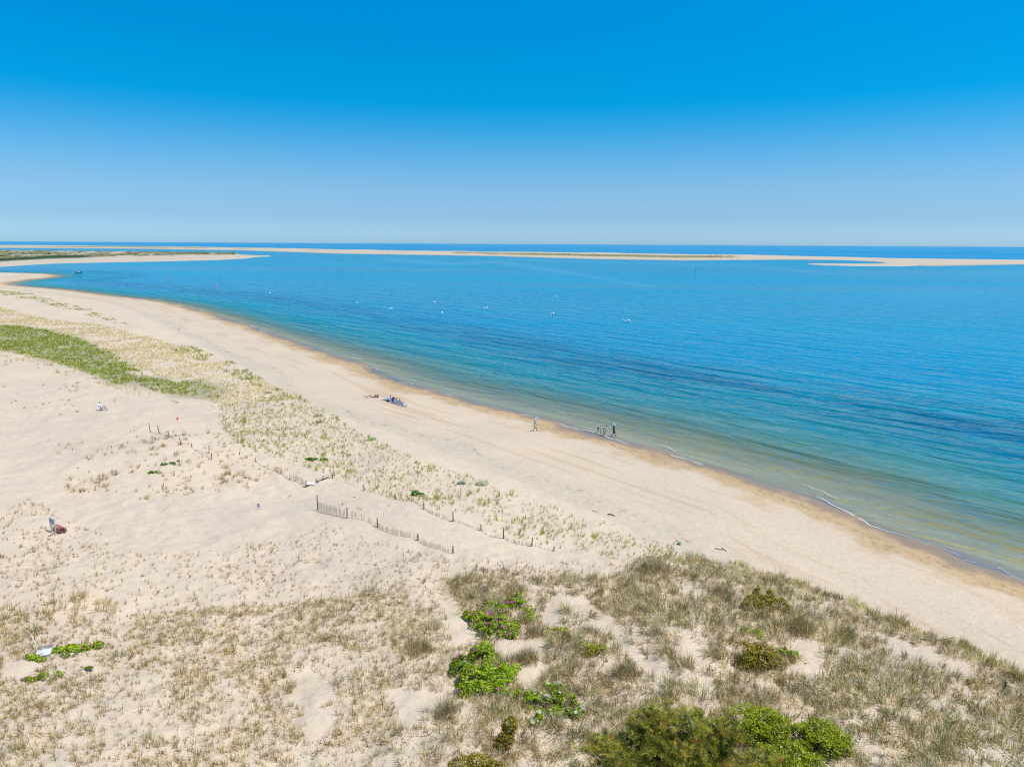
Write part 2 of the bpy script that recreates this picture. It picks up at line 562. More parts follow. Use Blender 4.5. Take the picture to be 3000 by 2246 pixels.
SPIT_LO = [(-900, 800), (0, 786), (142, 776), (221, 773.5), (316, 770.5), (506, 765.5), (640, 761), (720, 756.5), (750, 752), (772, 750.6), (800, 749.6)]
SPIT_UP = [(-900, 736), (0, 739), (221, 739.5), (570, 740.5), (688, 741.5), (700, 745.5), (740, 748), (772, 748.6), (800, 749)]
SPIT_VEG = [(-900, 786), (0, 773), (142, 764), (270, 758.5), (320, 756.5), (500, 750.5), (620, 748), (692, 746.5), (700, 740), (800, 730)]
C_FAR = np.array(s2l(232, 216, 194, .62)); C_SCRUB = np.array(s2l(140, 148, 100, .5)); C_MARSH = np.array(s2l(75, 108, 68, .5)); C_SCRUBY = np.array(s2l(190, 180, 125, .55))


def _spit_ratio(xx, t):
    lo = np.interp(xx, *np.array(SPIT_LO).T); up = np.interp(xx, *np.array(SPIT_UP).T)
    return (lo + (up - lo) * t) - np.interp(xx, *np.array(SPIT_VEG).T)          # < 0 inside the scrub


def spit_h(xx, t, p):
    v = sstep(1.0, -3.0, _spit_ratio(xx, t))
    n = fbm(p[:, 0] / 40, p[:, 1] / 40, 61, 3)
    return .9 + v * (1.0 + 3.0 * (n - .35))


def spit_c(xx, t, p, z):
    r = _spit_ratio(xx, t)
    n = fbm(p[:, 0] / 22, p[:, 1] / 70, 62, 4)
    v = sstep(.5, -1.0, r) * sstep(.36, .5, n + sstep(350, 600, xx) * .12)
    c = C_FAR[None] * (1 - v[:, None]) + (C_SCRUB[None] * (1 - sstep(.5, .7, n))[:, None] + C_SCRUBY[None] * sstep(.5, .7, n)[:, None]) * v[:, None]
    m = sstep(1, -.5, r) * sstep(-8, -5, r) * (1 - sstep(230, 290, xx))
    return c * (1 - m[:, None]) + C_MARSH[None] * m[:, None]


sp = strip_land('sandspit', SPIT_LO, SPIT_UP, spit_h, spit_c, 6, 34)

BAR_LO = [(-1300, 728), (0, 730.8), (400, 730), (700, 732.5), (1000, 740.5), (1250, 744), (1450, 747), (1750, 756.5), (2000, 761.5), (2335, 761), (2480, 764), (2570, 769),
          (2620, 779), (2725, 783), (2860, 782), (3000, 781), (4300, 800)]
BAR_UP = [(-1300, 721.5), (0, 723.5), (560, 724), (700, 726), (1000, 729), (1450, 736), (1750, 739), (2000, 744.5), (2190, 747), (2335, 751.5), (2540, 757.5), (2800, 764.5),
          (3000, 769), (4300, 791)]


def bar_h(xx, t, p):
    n = fbm(p[:, 0] / 90, p[:, 1] / 160, 71, 3)
    a = np.interp(xx, [-1300, 300, 1200, 2000, 2400, 4300], [3.4, 3.4, 2.6, 2.2, 1.3, 1.2])
    return .7 + a * sstep(.1, .6, t) * (.35 + 1.1 * (n - .3))


def bar_c(xx, t, p, z):
    n = fbm(p[:, 0] / 60, p[:, 1] / 240, 72, 3)
    n2 = fbm(p[:, 0] / 300, 0 * p[:, 1], 73, 2)
    band = sstep(.30, .42, t) * (1 - sstep(.62, .78, t)) * (1 - sstep(2080, 2180, xx)) * sstep(-1300, -1200, xx)
    v = band * sstep(.42, .56, .5 * n + .5 * n2)
    g = np.array(s2l(176, 176, 122, .58))
    c = C_FAR[None] * (1 - v[:, None]) + g[None] * v[:, None]
    w = (1 - sstep(.0, .16, t)) * .55
    return c * (1 - w[:, None]) + np.array(s2l(205, 182, 155, .62))[None] * w[:, None]


br = strip_land('outer_bar', BAR_LO, BAR_UP, bar_h, bar_c, 10, 26)
strip_land('sandbar', [(2355, 774.5), (2400, 777.5), (2500, 781), (2640, 783), (2700, 781)], [(2355, 774), (2400, 774), (2500, 775.5), (2640, 776), (2700, 776)],
           lambda xx, t, p: .8 + 0 * t, lambda xx, t, p, z: np.tile(C_FAR, (len(xx), 1)), 6, 12)


# ------------------------------------------------------------------ the sea
def mat_water():
    k = Nodes('sea_water')
    off = k.n('ShaderNodeAttribute', attribute_name='off'); oc = k.n('ShaderNodeAttribute', attribute_name='ocean'); calm = k.n('ShaderNodeAttribute', attribute_name='calm')
    gm = k.n('ShaderNodeNewGeometry')

    def noise(rot, sc, detail=3.0, rough=.55, dist=0.0):
        """turned by rot, then stretched"""
        m2 = k.n('ShaderNodeMapping'); m2.inputs['Rotation'].default_value = (0, 0, rot); k.l(gm.outputs['Position'], m2.inputs['Vector'])
        mp = k.n('ShaderNodeMapping'); mp.inputs['Scale'].default_value = (*sc, 1); k.l(m2.outputs[0], mp.inputs['Vector'])
        nz = k.n('ShaderNodeTexNoise', i_Scale=1.0, i_Detail=detail, i_Roughness=rough, i_Distortion=dist)
        k.l(mp.outputs[0], nz.inputs['Vector'])
        return nz.outputs[0]

    def rng_(v, a, b, c=0.0, d=1.0):
        m = k.n('ShaderNodeMapRange'); m.interpolation_type = 'SMOOTHSTEP'
        for nm, x in (('From Min', a), ('From Max', b), ('To Min', c), ('To Max', d)): m.inputs[nm].default_value = x
        k.l(v, m.inputs['Value'])
        return m.outputs[0]
    patch = noise(.95, (.035, .12), 4.0, .6)
    wide = noise(.95, (.012, .03), 3.0, .5)
    deep = k.n('ShaderNodeAttribute', attribute_name='deep')
    o = k.math('ADD', deep.outputs['Fac'], k.math('MULTIPLY', k.math('SUBTRACT', patch, .5), 10.0))
    o2 = k.math('ADD', o, k.math('MULTIPLY', k.math('SUBTRACT', wide, .5), 50.0))
    of = k.math('DIVIDE', k.math('MAXIMUM', o, k.math('MULTIPLY', k.math('ADD', o, o2), .5)), 300.0, True)
    body = k.ramp(of, [(0, (.24, .25, .145)), (.035, (.175, .245, .155)), (.07, (.080, .215, .185)), (.11, (.020, .195, .235)), (.16, (.003, .215, .28)), (.24, (.001, .24, .36)),
                       (.40, (.001, .235, .415)), (.7, (.002, .25, .44)), (1, (.010, .268, .45))])
    # eelgrass on the bottom, a ragged belt about fifty metres out
    wv = k.math('SUBTRACT', 1.0, k.math('DIVIDE', k.math('ABSOLUTE', k.math('SUBTRACT', off.outputs['Fac'], 47.0)), 19.0), True)
    weed = k.math('MULTIPLY', k.math('MULTIPLY', wv, 1.9), rng_(k.math('ADD', k.math('MULTIPLY', patch, .7), k.math('MULTIPLY', wide, .3)), .36, .62), True)
    sxyz = k.n('ShaderNodeSeparateXYZ'); k.l(gm.outputs['Position'], sxyz.inputs[0])
    weed = k.math('MULTIPLY', weed, rng_(sxyz.outputs[1], 90, 260, .85, .36))
    body = k.mixc(weed, body, (.001, .098, .205))
    body = k.mixc(oc.outputs['Fac'], body, (.001, .25, .50))
    streak = noise(.12, (.0011, .010), 3.0, .5, .6)
    # waves: long crests run with the shore, a second set crosses it
    w1 = noise(.86, (.085, .40), 2.0, .5, .7)
    w2 = noise(.30, (.11, .36), 2.0, .5, .7)
    w0 = noise(.78, (.035, .21), 1.5, .4, .5)
    w3 = noise(.65, (.32, 1.1), 3.0, .55, .2)
    h = k.math('ADD', k.math('MULTIPLY', w1, 1.5), k.math('MULTIPLY', w2, 1.1))
    h = k.math('ADD', h, k.math('MULTIPLY', w0, 2.6))
    h = k.math('ADD', h, k.math('MULTIPLY', w3, .16))
    bp = k.n('ShaderNodeBump', i_Distance=1.0)
    k.l(k.math('MULTIPLY', rng_(off.outputs['Fac'], -1, 14, .30, .9), k.math('SUBTRACT', 1.0, k.math('MULTIPLY', calm.outputs['Fac'], 1.1), True)), bp.inputs['Strength']); k.l(h, bp.inputs['Height'])
    b2 = k.n('ShaderNodeBump', i_Distance=3.2); k.l(bp.inputs['Strength'].links[0].from_socket, b2.inputs['Strength']); k.l(h, b2.inputs['Height'])
    fr = k.n('ShaderNodeFresnel', i_IOR=1.33); k.l(b2.outputs[0], fr.inputs['Normal'])
    st = rng_(streak, .38, .66, .30, .52)
    ff = k.math('MINIMUM', k.math('MULTIPLY', rng_(fr.outputs[0], .30, 1.0), st), .75)
    ff = k.math('MULTIPLY', ff, rng_(off.outputs['Fac'], 2, 40, .75, 1.0))
    ff = k.math('MAXIMUM', ff, k.math('MULTIPLY', calm.outputs['Fac'], .48))
    d = k.n('ShaderNodeBsdfDiffuse'); k.l(body, d.inputs[0]); k.l(bp.outputs[0], d.inputs['Normal'])
    tr = k.n('ShaderNodeBsdfTransparent'); tr.inputs[0].default_value = (.95, .97, .93, 1)
    m1 = k.n('ShaderNodeMixShader'); k.l(rng_(o, -2, 27, .03, 1.0), m1.inputs[0]); k.l(tr.outputs[0], m1.inputs[1]); k.l(d.outputs[0], m1.inputs[2])
    g = k.n('ShaderNodeBsdfGlossy', i_Roughness=.09); k.l(bp.outputs[0], g.inputs['Normal'])
    m2 = k.n('ShaderNodeMixShader'); k.l(ff, m2.inputs[0]); k.l(m1.outputs[0], m2.inputs[1]); k.l(g.outputs[0], m2.inputs[2])
    k.l(m2.outputs[0], k.out.inputs[0])
    return k.m


CALM_LINES = [([(1300, 716), (2200, 724), (3000, 735)], 2.2, .8), ([(1800, 726), (2400, 732), (3000, 744)], 2.2, .7), ([(1500, 727), (2300, 741), (3000, 760)], 3, .45), ([(1136, 758), (1317, 770), (1453, 764), (1560, 778), (1703, 803), (1907, 838)], 6.5, .8), ([(1500, 757), (1635, 762), (1907, 770), (2178, 777), (2420, 802), (2900, 812)], 5, .7),
              ([(900, 762), (1150, 784), (1420, 790), (1700, 812)], 6, .45)]
CALM_SPOTS = [(2760, 865, 480, 42, .75), (2950, 805, 420, 16, .6), (150, 833, 120, 8, .7), (560, 795, 300, 24, .5), (1400, 828, 600, 18, .35), (250, 775, 260, 12, .3)]


def build_sea():
    radii = np.concatenate([[26, 34], np.geomspace(40, 900, 420), np.geomspace(912, 5000, 150), np.geomspace(5200, 60000, 30)])
    x, y, q = polar(radii)
    d, _ = line_dist(x, y, SHORE)
    off = np.where(inside(x, y, LAND), -d, d)
    deep = off * (1.2 + np.clip((y - 110) / 110, 0, 2.5))          # the bottom drops faster off the far beach
    # the outer side of the bar is open ocean
    p = far_pts([(a, b + .2 * (c - b)) for (a, b), c in zip([(u, v) for u, v in BAR_UP], [np.interp(u, *np.array(BAR_LO).T) for u, v in BAR_UP])])
    P = np.vstack([[[-60000, p[0, 1]]], p, [[p[-1, 0] * 1.3, p[-1, 1] * .8]], [[90000, p[-1, 1] * .5]], [[90000, 90000]], [[-60000, 90000]]])
    oc = inside(x, y, P).astype(float)
    # slicks of calm water, where the photograph shows paler sheets: laid out on the water itself
    f = np.maximum(y * _F[1] + CAM_H * -_F[2], 1.0)
    u = 1500 + F_PX * (x * _R[0] + y * _R[1] - CAM_H * _R[2]) / f; v = 1123 - F_PX * (x * _U[0] + y * _U[1] - CAM_H * _U[2]) / f
    v = v - np.clip((1000 - v) / 150, 0, 1) * (706.05 + .0055 * np.clip(u, 0, 3000) - np.interp(u, [0, 500, 1000, 1500, 2000, 2500, 3000], [711, 709.5, 709, 711, 715.5, 721.5, 729]))
    calm = np.zeros(len(x))
    for cx, cy, sx_, sy_, a in CALM_SPOTS: calm += a * np.exp(-((u - cx) / sx_) ** 2 - ((v - cy) / sy_) ** 2)
    for ln, wd, a in CALM_LINES:
        dd, _ = line_dist(u, v * 6, np.array(ln, float) * (1, 6))
        calm = np.maximum(calm, a * np.exp(-(dd / 6 / wd) ** 2))
    calm = np.clip(calm, 0, 1) * (y > 60)
    keep = off > -14
    q = q[keep[q].any(1)]
    used = np.unique(q); mp = np.full(len(x), -1); mp[used] = np.arange(len(used))
    me = np_mesh('sea', np.stack([x[used], y[used], np.zeros(len(used))], 1), mp[q], None, {'off': np.clip(off[used], -20, 3000), 'deep': np.clip(deep[used], -40, 3000), 'ocean': oc[used], 'calm': calm[used]}, True)
    o = link('sea', me, mat_water()); o['kind'] = 'structure'


build_sea()


def build_foam():
    """thin white lines where the ripples run out on the sand"""
    k = Nodes('foam_white')
    b = k.n('ShaderNodeBsdfDiffuse'); b.inputs[0].default_value = (.56, .58, .58, 1)
    k.l(b.outputs[0], k.out.inputs[0])
    line = smooth_line(far_pts(SHORE_PX), 24)[20:-180]
    V = []; Q = []
    s = np.concatenate([[0], np.cumsum(np.linalg.norm(np.diff(line, axis=0), axis=1))])
    for row, thr, o0 in ((0, .60, .3), (1, .72, 2.4)):
        ss = np.arange(0, s[-1], .35)
        X = np.interp(ss, s, line[:, 0]); Y = np.interp(ss, s, line[:, 1])
        tx = np.gradient(X); ty = np.gradient(Y); L = np.hypot(tx, ty) + 1e-9
        nx, ny = ty / L, -tx / L           # towards the water
        n = vnoise(ss / 7.0, 0 * ss, 81 + row); wob = (fbm(ss / 4.0, 0 * ss, 84 + row, 3) - .5) * 2.6
        wd = np.clip((n - thr) * .7, 0, .085) * (.45 + .9 * fbm(ss / .7, 0 * ss, 87 + row, 3))
        for i in range(len(ss) - 1):
            if wd[i] < .02 or wd[i + 1] < .02: continue
            b0 = len(V)
            for j in (i, i + 1):
                for sgn in (-1, 1):
                    V.append((X[j] + nx[j] * (o0 + wob[j] + sgn * wd[j]), Y[j] + ny[j] * (o0 + wob[j] + sgn * wd[j]), .028))
            Q.append((b0, b0 + 1, b0 + 3, b0 + 2))
    o = link('foam', np_mesh('foam', np.array(V), np.array(Q)), k.m)
    tag(o, kind='stuff', label='thin broken white foam along the water line', cat='foam')


build_foam()

# ------------------------------------------------------------------ grasses
def blades(P, nb, h, w, lean, spread, pal, wts, bias=(0, 0), tipc=None, bright=.2, hmul=None, zoff=-.02, comb=0.0):
    """P: tuft positions; a tuft is nb leaning blades, each its own tint"""
    P = np.asarray(P); N = len(P)
    if N == 0: return np.zeros((0, 3)), np.zeros((0, 4), int), np.zeros((0, 3), int), np.zeros((0, 3))
    nbv = np.maximum(2, (nb * rng.uniform(.5, 1.4, N)).astype(int))
    idx = np.repeat(np.arange(N), nbv); n = len(idx)
    sc = rng.uniform(.65, 1.3, N) if hmul is None else hmul * rng.uniform(.8, 1.2, N)
    az = rng.uniform(0, 2 * np.pi, n)
    if comb:      # wind and weight lay neighbouring blades the same way
        th = 9.0 * fbm(P[:, 0] / 2.4, P[:, 1] / 2.4, 191, 2) + rng.normal(0, .35, N) - 4.2
        az = np.where(rng.random(n) < comb, th[idx] + rng.normal(0, .45, n), az)
    L = h * sc[idx] * rng.uniform(.55, 1.15, n)
    le = lean * rng.uniform(.15, 1.35, n)
    rr = spread * np.sqrt(rng.random(n)) * np.sqrt(sc[idx])
    bx = P[idx, 0] + rr * np.cos(az + rng.normal(0, .5, n)); by = P[idx, 1] + rr * np.sin(az + rng.normal(0, .5, n))
    bz = P[idx, 2] + zoff
    dx = np.cos(az); dy = np.sin(az)
    px, py = -dy, dx
    rot = rng.uniform(-.8, .8, n)
    wx = px * np.cos(rot) - py * np.sin(rot); wy = px * np.sin(rot) + py * np.cos(rot)
    ww = w * rng.uniform(.6, 1.3, n)
    s1, c1 = np.sin(le * .55), np.cos(le * .55); s2, c2 = np.sin(np.minimum(le * 1.25, 1.9)), np.cos(np.minimum(le * 1.25, 1.9))
    m = .55 * L; t = .45 * L
    mx = bx + dx * s1 * m + bias[0] * m * .4; my = by + dy * s1 * m + bias[1] * m * .4; mz = bz + c1 * m
    tx = mx + dx * s2 * t + bias[0] * t; ty = my + dy * s2 * t + bias[1] * t; tz = np.maximum(mz + c2 * t, bz + .03)
    V = np.empty((n, 5, 3))
    V[:, 0] = np.stack([bx - wx * ww / 2, by - wy * ww / 2, bz], 1); V[:, 1] = np.stack([bx + wx * ww / 2, by + wy * ww / 2, bz], 1)
    V[:, 2] = np.stack([mx - wx * ww * .42, my - wy * ww * .42, mz], 1); V[:, 3] = np.stack([mx + wx * ww * .42, my + wy * ww * .42, mz], 1)
    V[:, 4] = np.stack([tx, ty, tz], 1)
    pal = np.array(pal); wts = np.array(wts, float)
    # neighbouring blades of a tuft lean to the same tint
    base = rng.random(N)[idx] * .55 + rng.random(n) * .45
    cs = np.cumsum(wts / wts.sum())
    ci = np.minimum(np.searchsorted(cs, base), len(pal) - 1)
    c = pal[ci] * (1 + bright * rng.uniform(-1, 1, n))[:, None]
    C = np.repeat(c[:, None, :], 5, 1)
    if tipc is not None:
        C[:, :2] = C[:, :2] * .35 + np.array(tipc)[None, None] * .65
    b0 = np.arange(n)[:, None] * 5
    Q = b0 + np.array([[0, 1, 3, 2]]); T = b0 + np.array([[2, 3, 4]])
    return V.reshape(-1, 3), Q, T, C.reshape(-1, 3)


class Turf:
    def __init__(self): self.V = []; self.Q = []; self.T = []; self.C = []; self.n = 0

    def add(self, r):
        V, Q, T, C = r
        if len(V) == 0: return
        self.V.append(V); self.Q.append(Q + self.n); self.T.append(T + self.n); self.C.append(C); self.n += len(V)

    def build(self, name, mat, parent=None):
        me = np_mesh(name, np.vstack(self.V), np.vstack(self.Q) if self.Q else None, np.vstack(self.T) if self.T else None, {'col': np.vstack(self.C)})
        return link(name, me, mat, parent)


def scatter(poly_px, dens, fn=None, holes=()):
    P = gpoly(poly_px)
    lo, hi = P.min(0), P.max(0)
    n = int((hi - lo).prod() * dens)
    x = rng.uniform(lo[0], hi[0], n); y = rng.uniform(lo[1], hi[1], n)
    k = inside(x, y, P); x, y = x[k], y[k]
    for hpoly in holes:
        de, _ = line_dist(x, y, np.vstack([hpoly, hpoly[:1]]))
        k = np.where(inside(x, y, hpoly), de, -de) + (fbm(x / 1.2, y / 1.2, 91, 2) - .5) * 1.6 < 0
        x, y = x[k], y[k]
    if fn is not None:
        k = rng.random(len(x)) < fn(x, y); x, y = x[k], y[k]
    return np.stack([x, y, height(x, y)], 1)


G_STRAW = s2l(220, 202, 156, 1.30); G_TAN = s2l(198, 168, 112, 1.15); G_GREY = s2l(200, 188, 160, 1.25); G_BROWN = s2l(150, 112, 72, 1.0)
G_OLIVE = s2l(154, 143, 84, 1.12); G_GREEN = s2l(124, 134, 58, 1.05); G_BRIGHT = s2l(162, 176, 54, 1.15); G_MEAD = s2l(150, 162, 58, 1.45); G_YEL = s2l(200, 190, 92, 1.25); G_RUST = s2l(176, 124, 70, 1.0)


def clump(scale, seed, a, b):
    return lambda x, y: sstep(a, b, fbm(x / scale, y / scale, seed, 3))


# sandy breaks in the grass cover
HOLES = [gpoly(h) for h in (
    [(1600, 1745), (1700, 1742), (1770, 1790), (1850, 1845), (1860, 1880), (1910, 1940), (1960, 1990), (1900, 1985), (1840, 1915), (1780, 1870), (1700, 1800)],
    [(2300, 1850), (2350, 1870), (2400, 1920), (2400, 1985), (2340, 1960), (2290, 1890)],
    [(1460, 1880), (1600, 1860), (1620, 1960), (1540, 2010), (1470, 1960)],
    [(870, 1990), (960, 2000), (990, 2080), (950, 2180), (860, 2120)],
    [(1130, 2010), (1290, 2040), (1260, 2120), (1180, 2130)],
    [(1290, 1790), (1390, 1800), (1400, 1880), (1330, 1900)],
    [(2560, 1860), (2740, 1900), (2820, 1950), (2900, 2010), (2780, 1975), (2640, 1920)],
    [(2000, 1890), (2060, 1880), (2100, 1960), (2080, 2040), (2020, 1990)],
    [(1560, 1775), (1640, 1770), (1680, 1850), (1600, 1850)],
    [(20, 1930), (130, 1960), (140, 2010), (20, 1990)],
)]

turf = Turf()
# dense meadow behind the beach
mp = scatter(MEADOW_PX, 2.6, lambda x, y: sstep(.28, .50, .7 * fbm(x / 7, y / 7, 101, 3) + .3 * fbm(x / 1.8, y / 1.8, 102, 2)) * .92 + .08)
turf.add(blades(mp, 9, .55, .075, .75, .32, [G_MEAD, G_GREEN, G_YEL, G_BRIGHT], [.52, .2, .14, .14], bright=.25))
# straw fringe on its seaward side
FRINGE = [(-400, 880), (0, 905), (150, 938), (290, 952), (420, 985), (540, 1018), (660, 1062), (780, 1122), (880, 1172), (640, 1190), (610, 1168), (600, 1130), (560, 1110), (480, 1112),
          (400, 1075), (330, 1036), (240, 995), (120, 964), (0, 948), (-400, 920)]
fp = scatter(FRINGE, 3.6, lambda x, y: .1 + .9 * sstep(.30, .52, fbm(x / 8, y / 8, 103, 3)))
turf.add(blades(fp, 6, .42, .05, .5, .15, [G_YEL, G_STRAW, G_TAN, G_BRIGHT], [.32, .32, .2, .16], tipc=G_STRAW))
GREENEDGE = [(440, 1012), (560, 1015), (680, 1062), (760, 1105), (840, 1150), (900, 1175), (850, 1165), (720, 1120), (600, 1060), (500, 1030)]
fp = scatter(GREENEDGE, 1.6, clump(5, 105, .42, .56))
turf.add(blades(fp, 8, .55, .06, .5, .2, [G_BRIGHT, G_GREEN, G_YEL], [.5, .25, .25]))
LOWFRINGE = [(-400, 1000), (0, 1026), (140, 1056), (250, 1090), (330, 1122), (460, 1150), (615, 1168), (700, 1180), (640, 1215), (480, 1172), (300, 1130), (120, 1080), (-400, 1040)]
fp = scatter(LOWFRINGE, 2.4, clump(6, 107, .42, .66))
turf.add(blades(fp, 6, .4, .05, .5, .18, [G_STRAW, G_TAN, G_YEL], [.4, .4, .2], tipc=G_TAN))
# thin green line along the back of the far beach
LINE = [(-300, 845), (0, 854), (80, 862), (170, 886), (260, 908), (330, 932), (390, 952), (380, 962), (300, 938), (200, 912), (90, 880), (0, 868), (-300, 858)]
fp = scatter(LINE, .9, clump(9, 109, .40, .6))
turf.add(blades(fp, 8, .5, .08, .9, .4, [G_BRIGHT, G_GREEN, G_YEL], [.4, .3, .3]))
tag(turf.build('meadow_grass', M['blade']), 'dense green meadow grass with a straw coloured fringe behind the beach', 'grass', kind='stuff')

turf = Turf()
# planted shoots on the middle dune
MID = [(640, 1190), (860, 1150), (950, 1200), (1040, 1262), (1150, 1312), (1290, 1370), (1420, 1408), (1530, 1452), (1680, 1510), (1870, 1568), (2010, 1602), (2080, 1645), (1960, 1660),
       (1800, 1640), (1620, 1612), (1450, 1555), (1300, 1500), (1180, 1470), (980, 1400), (800, 1340), (690, 1300), (640, 1240)]
fp = scatter(MID, 5.2, lambda x, y: .36 + .58 * sstep(.36, .58, fbm(x / 5.5, y / 5.5, 111, 3)))
turf.add(blades(fp, 6, .38, .032, .45, .09, [G_YEL, G_BRIGHT, G_OLIVE, G_TAN], [.24, .26, .28, .22], tipc=G_TAN))
fp = scatter(MID, .35, clump(5, 113, .46, .6))
turf.add(blades(fp, 14, .62, .04, .5, .18, [G_BRIGHT, G_GREEN, G_OLIVE], [.55, .25, .2], tipc=G_YEL))
# around the fences and left of them: straw clumps
LEFTMID = [(190, 1430), (240, 1350), (320, 1292), (440, 1262), (600, 1272), (660, 1240), (700, 1300), (880, 1385), (960, 1410), (860, 1425), (700, 1436), (560, 1450), (400, 1462), (280, 1446), (200, 1452)]
fp = scatter(LEFTMID, 1.1, lambda x, y: .12 + .88 * sstep(.44, .62, fbm(x / 4, y / 4, 115, 3)))
turf.add(blades(fp, 9, .48, .036, .55, .16, [G_TAN, G_STRAW, G_BROWN, G_OLIVE], [.4, .25, .2, .15], tipc=G_BROWN))
turf.add(blades(scatter(LEFTMID, .12, clump(4, 117, .48, .6)), 26, .62, .035, .7, .3, [G_OLIVE, G_TAN, G_BROWN], [.4, .35, .25], tipc=G_BROWN))
SPARSE = [(-300, 1080), (100, 1080), (500, 1180), (460, 1260), (300, 1270), (180, 1400), (-300, 1500)]
turf.add(blades(scatter(SPARSE, .10, clump(11, 119, .5, .66)), 12, .5, .04, .7, .25, [G_TAN, G_STRAW, G_BROWN, G_OLIVE], [.4, .25, .2, .15], tipc=G_BROWN))
INFENCE = [(960, 1440), (1200, 1490), (1420, 1565), (1620, 1620), (1480, 1625), (1330, 1600), (1150, 1545), (980, 1480)]
turf.add(blades(scatter(INFENCE, .25, clump(4, 121, .5, .62)), 7, .42, .03, .6, .14, [G_TAN, G_STRAW], [.6, .4], tipc=G_BROWN))
# open dune in front of the fences: short scattered shoots
FRONT = [(-300, 1560), (0, 1500), (60, 1460), (140, 1480), (190, 1520), (300, 1560), (330, 1620), (560, 1620), (740, 1590), (900, 1560), (1000, 1540), (1150, 1590), (1330, 1640), (1500, 1640),
         (1680, 1650), (1860, 1650), (1950, 1680), (1900, 1780), (1600, 1750), (1350, 1760), (900, 1800), (400, 1830), (-300, 1850)]
fp = scatter(FRONT, 6.0, lambda x, y: .16 + .6 * sstep(.38, .62, fbm(x / 3.2, y / 3.2, 123, 3)), HOLES)
turf.add(blades(fp, 6, .33, .024, .6, .08, [G_YEL, G_TAN, G_RUST, G_OLIVE], [.22, .26, .22, .30], tipc=G_RUST))
LEFTSIDE = [(-300, 1600), (0, 1490), (60, 1460), (200, 1530), (200, 1640), (100, 1720), (-300, 1780)]
turf.add(blades(scatter(LEFTSIDE, 1.0, clump(2.6, 125, .46, .6)), 14, .5, .03, .6, .2, [G_TAN, G_OLIVE, G_STRAW, G_BROWN], [.34, .26, .2, .2], tipc=G_BROWN))
MOUND = [(110, 1790), (180, 1745), (290, 1745), (360, 1770), (340, 1800), (240, 1820), (130, 1830)]
turf.add(blades(scatter(MOUND, 2.6, None), 22, .62, .026, .6, .22, [G_OLIVE, G_STRAW, G_TAN, G_GREEN], [.4, .25, .2, .15], tipc=G_TAN))
turf.add(blades(scatter([(-200, 1770), (60, 1770), (60, 1830), (-200, 1860)], 2.4, clump(2, 126, .4, .6)), 22, .62, .026, .6, .22, [G_OLIVE, G_STRAW, G_GREEN], [.5, .25, .25], tipc=G_TAN))
# lower field: shoots thicken towards the foot of the bluff
FIELD = [(-500, 1830), (400, 1800), (900, 1760), (1300, 1690), (1500, 1690), (1560, 1760), (1500, 1900), (1450, 2100), (1420, 2600), (-900, 2700)]


def field_fn(x, y):
    g = sstep(56, 34, y)
    n = .62 * fbm(x / 4.5, y / 4.5, 127, 3) + .38 * fbm(x / 1.3, y / 1.3, 128, 2)
    return np.clip(.14 + .16 * g + (.5 + .4 * g) * sstep(.42 - .05 * g, .62 - .06 * g, n), 0, 1)


fp = scatter(FIELD, 17, field_fn, HOLES)
turf.add(blades(fp, 8, .38, .020, .8, .10, [G_GREY, G_YEL, G_OLIVE, G_TAN, G_BROWN, G_GREEN], [.16, .10, .30, .12, .12, .20], bias=(-.2, .05), tipc=G_RUST))
fp = scatter(FIELD, .55, lambda x, y: field_fn(x, y) * sstep(.48, .6, fbm(x / 2.2, y / 2.2, 129, 2)), HOLES)
turf.add(blades(fp, 30, .70, .024, .95, .28, [G_OLIVE, G_GREY, G_GREEN, G_STRAW, G_BROWN], [.3, .28, .18, .14, .1], bias=(-.2, .05), tipc=G_GREY, comb=.6))
# dense dune on the seaward side
DENSE = [(1300, 1700), (1450, 1668), (1660, 1680), (1760, 1700), (1850, 1650), (2000, 1632), (2150, 1650), (2300, 1697), (2480, 1755), (2700, 1846), (2900, 1928), (3060, 2000), (3500, 2220),
         (3700, 2700), (1420, 2700), (1450, 2246), (1380, 2080), (1420, 1900)]


def dense_fn(x, y):
    n = .6 * fbm(x / 3.4, y / 3.4, 131, 3) + .4 * fbm(x / 1.1, y / 1.1, 132, 2)
    return np.clip(.24 + .76 * sstep(.36, .50, n), 0, 1)


fp = scatter(DENSE, 9.5, dense_fn, HOLES)
turf.add(blades(fp, 12, .56, .027, 1.15, .15, [G_GREY, G_STRAW, G_OLIVE, G_BROWN, G_GREEN, G_TAN], [.20, .04, .29, .17, .26, .04], bias=(-.12, -.05), tipc=G_GREY, comb=.7))
fp = scatter(DENSE, 7, lambda x, y: np.clip(dense_fn(x, y) * 1.0, 0, 1), HOLES)
turf.add(blades(fp, 9, .60, .026, 1.45, .22, [G_STRAW, G_TAN, G_GREY, G_OLIVE], [.14, .20, .42, .24], bias=(-.1, -.05), comb=.75))
fp = scatter(FIELD, 4.5, lambda x, y: field_fn(x, y) * .8, HOLES)
turf.add(blades(fp, 10, .42, .018, 1.5, .18, [G_STRAW, G_GREY, G_TAN], [.4, .45, .15]))
fp = scatter(DENSE, 1.3, lambda x, y: sstep(.44, .55, fbm(x / 3.0, y / 3.0, 133, 3)), HOLES)
turf.add(blades(fp, 44, .92, .026, 1.15, .34, [G_GREY, G_OLIVE, G_STRAW, G_BROWN, G_GREEN], [.32, .27, .10, .14, .17], bias=(-.05, -.05), tipc=G_GREY, hmul=1.0, comb=.7))
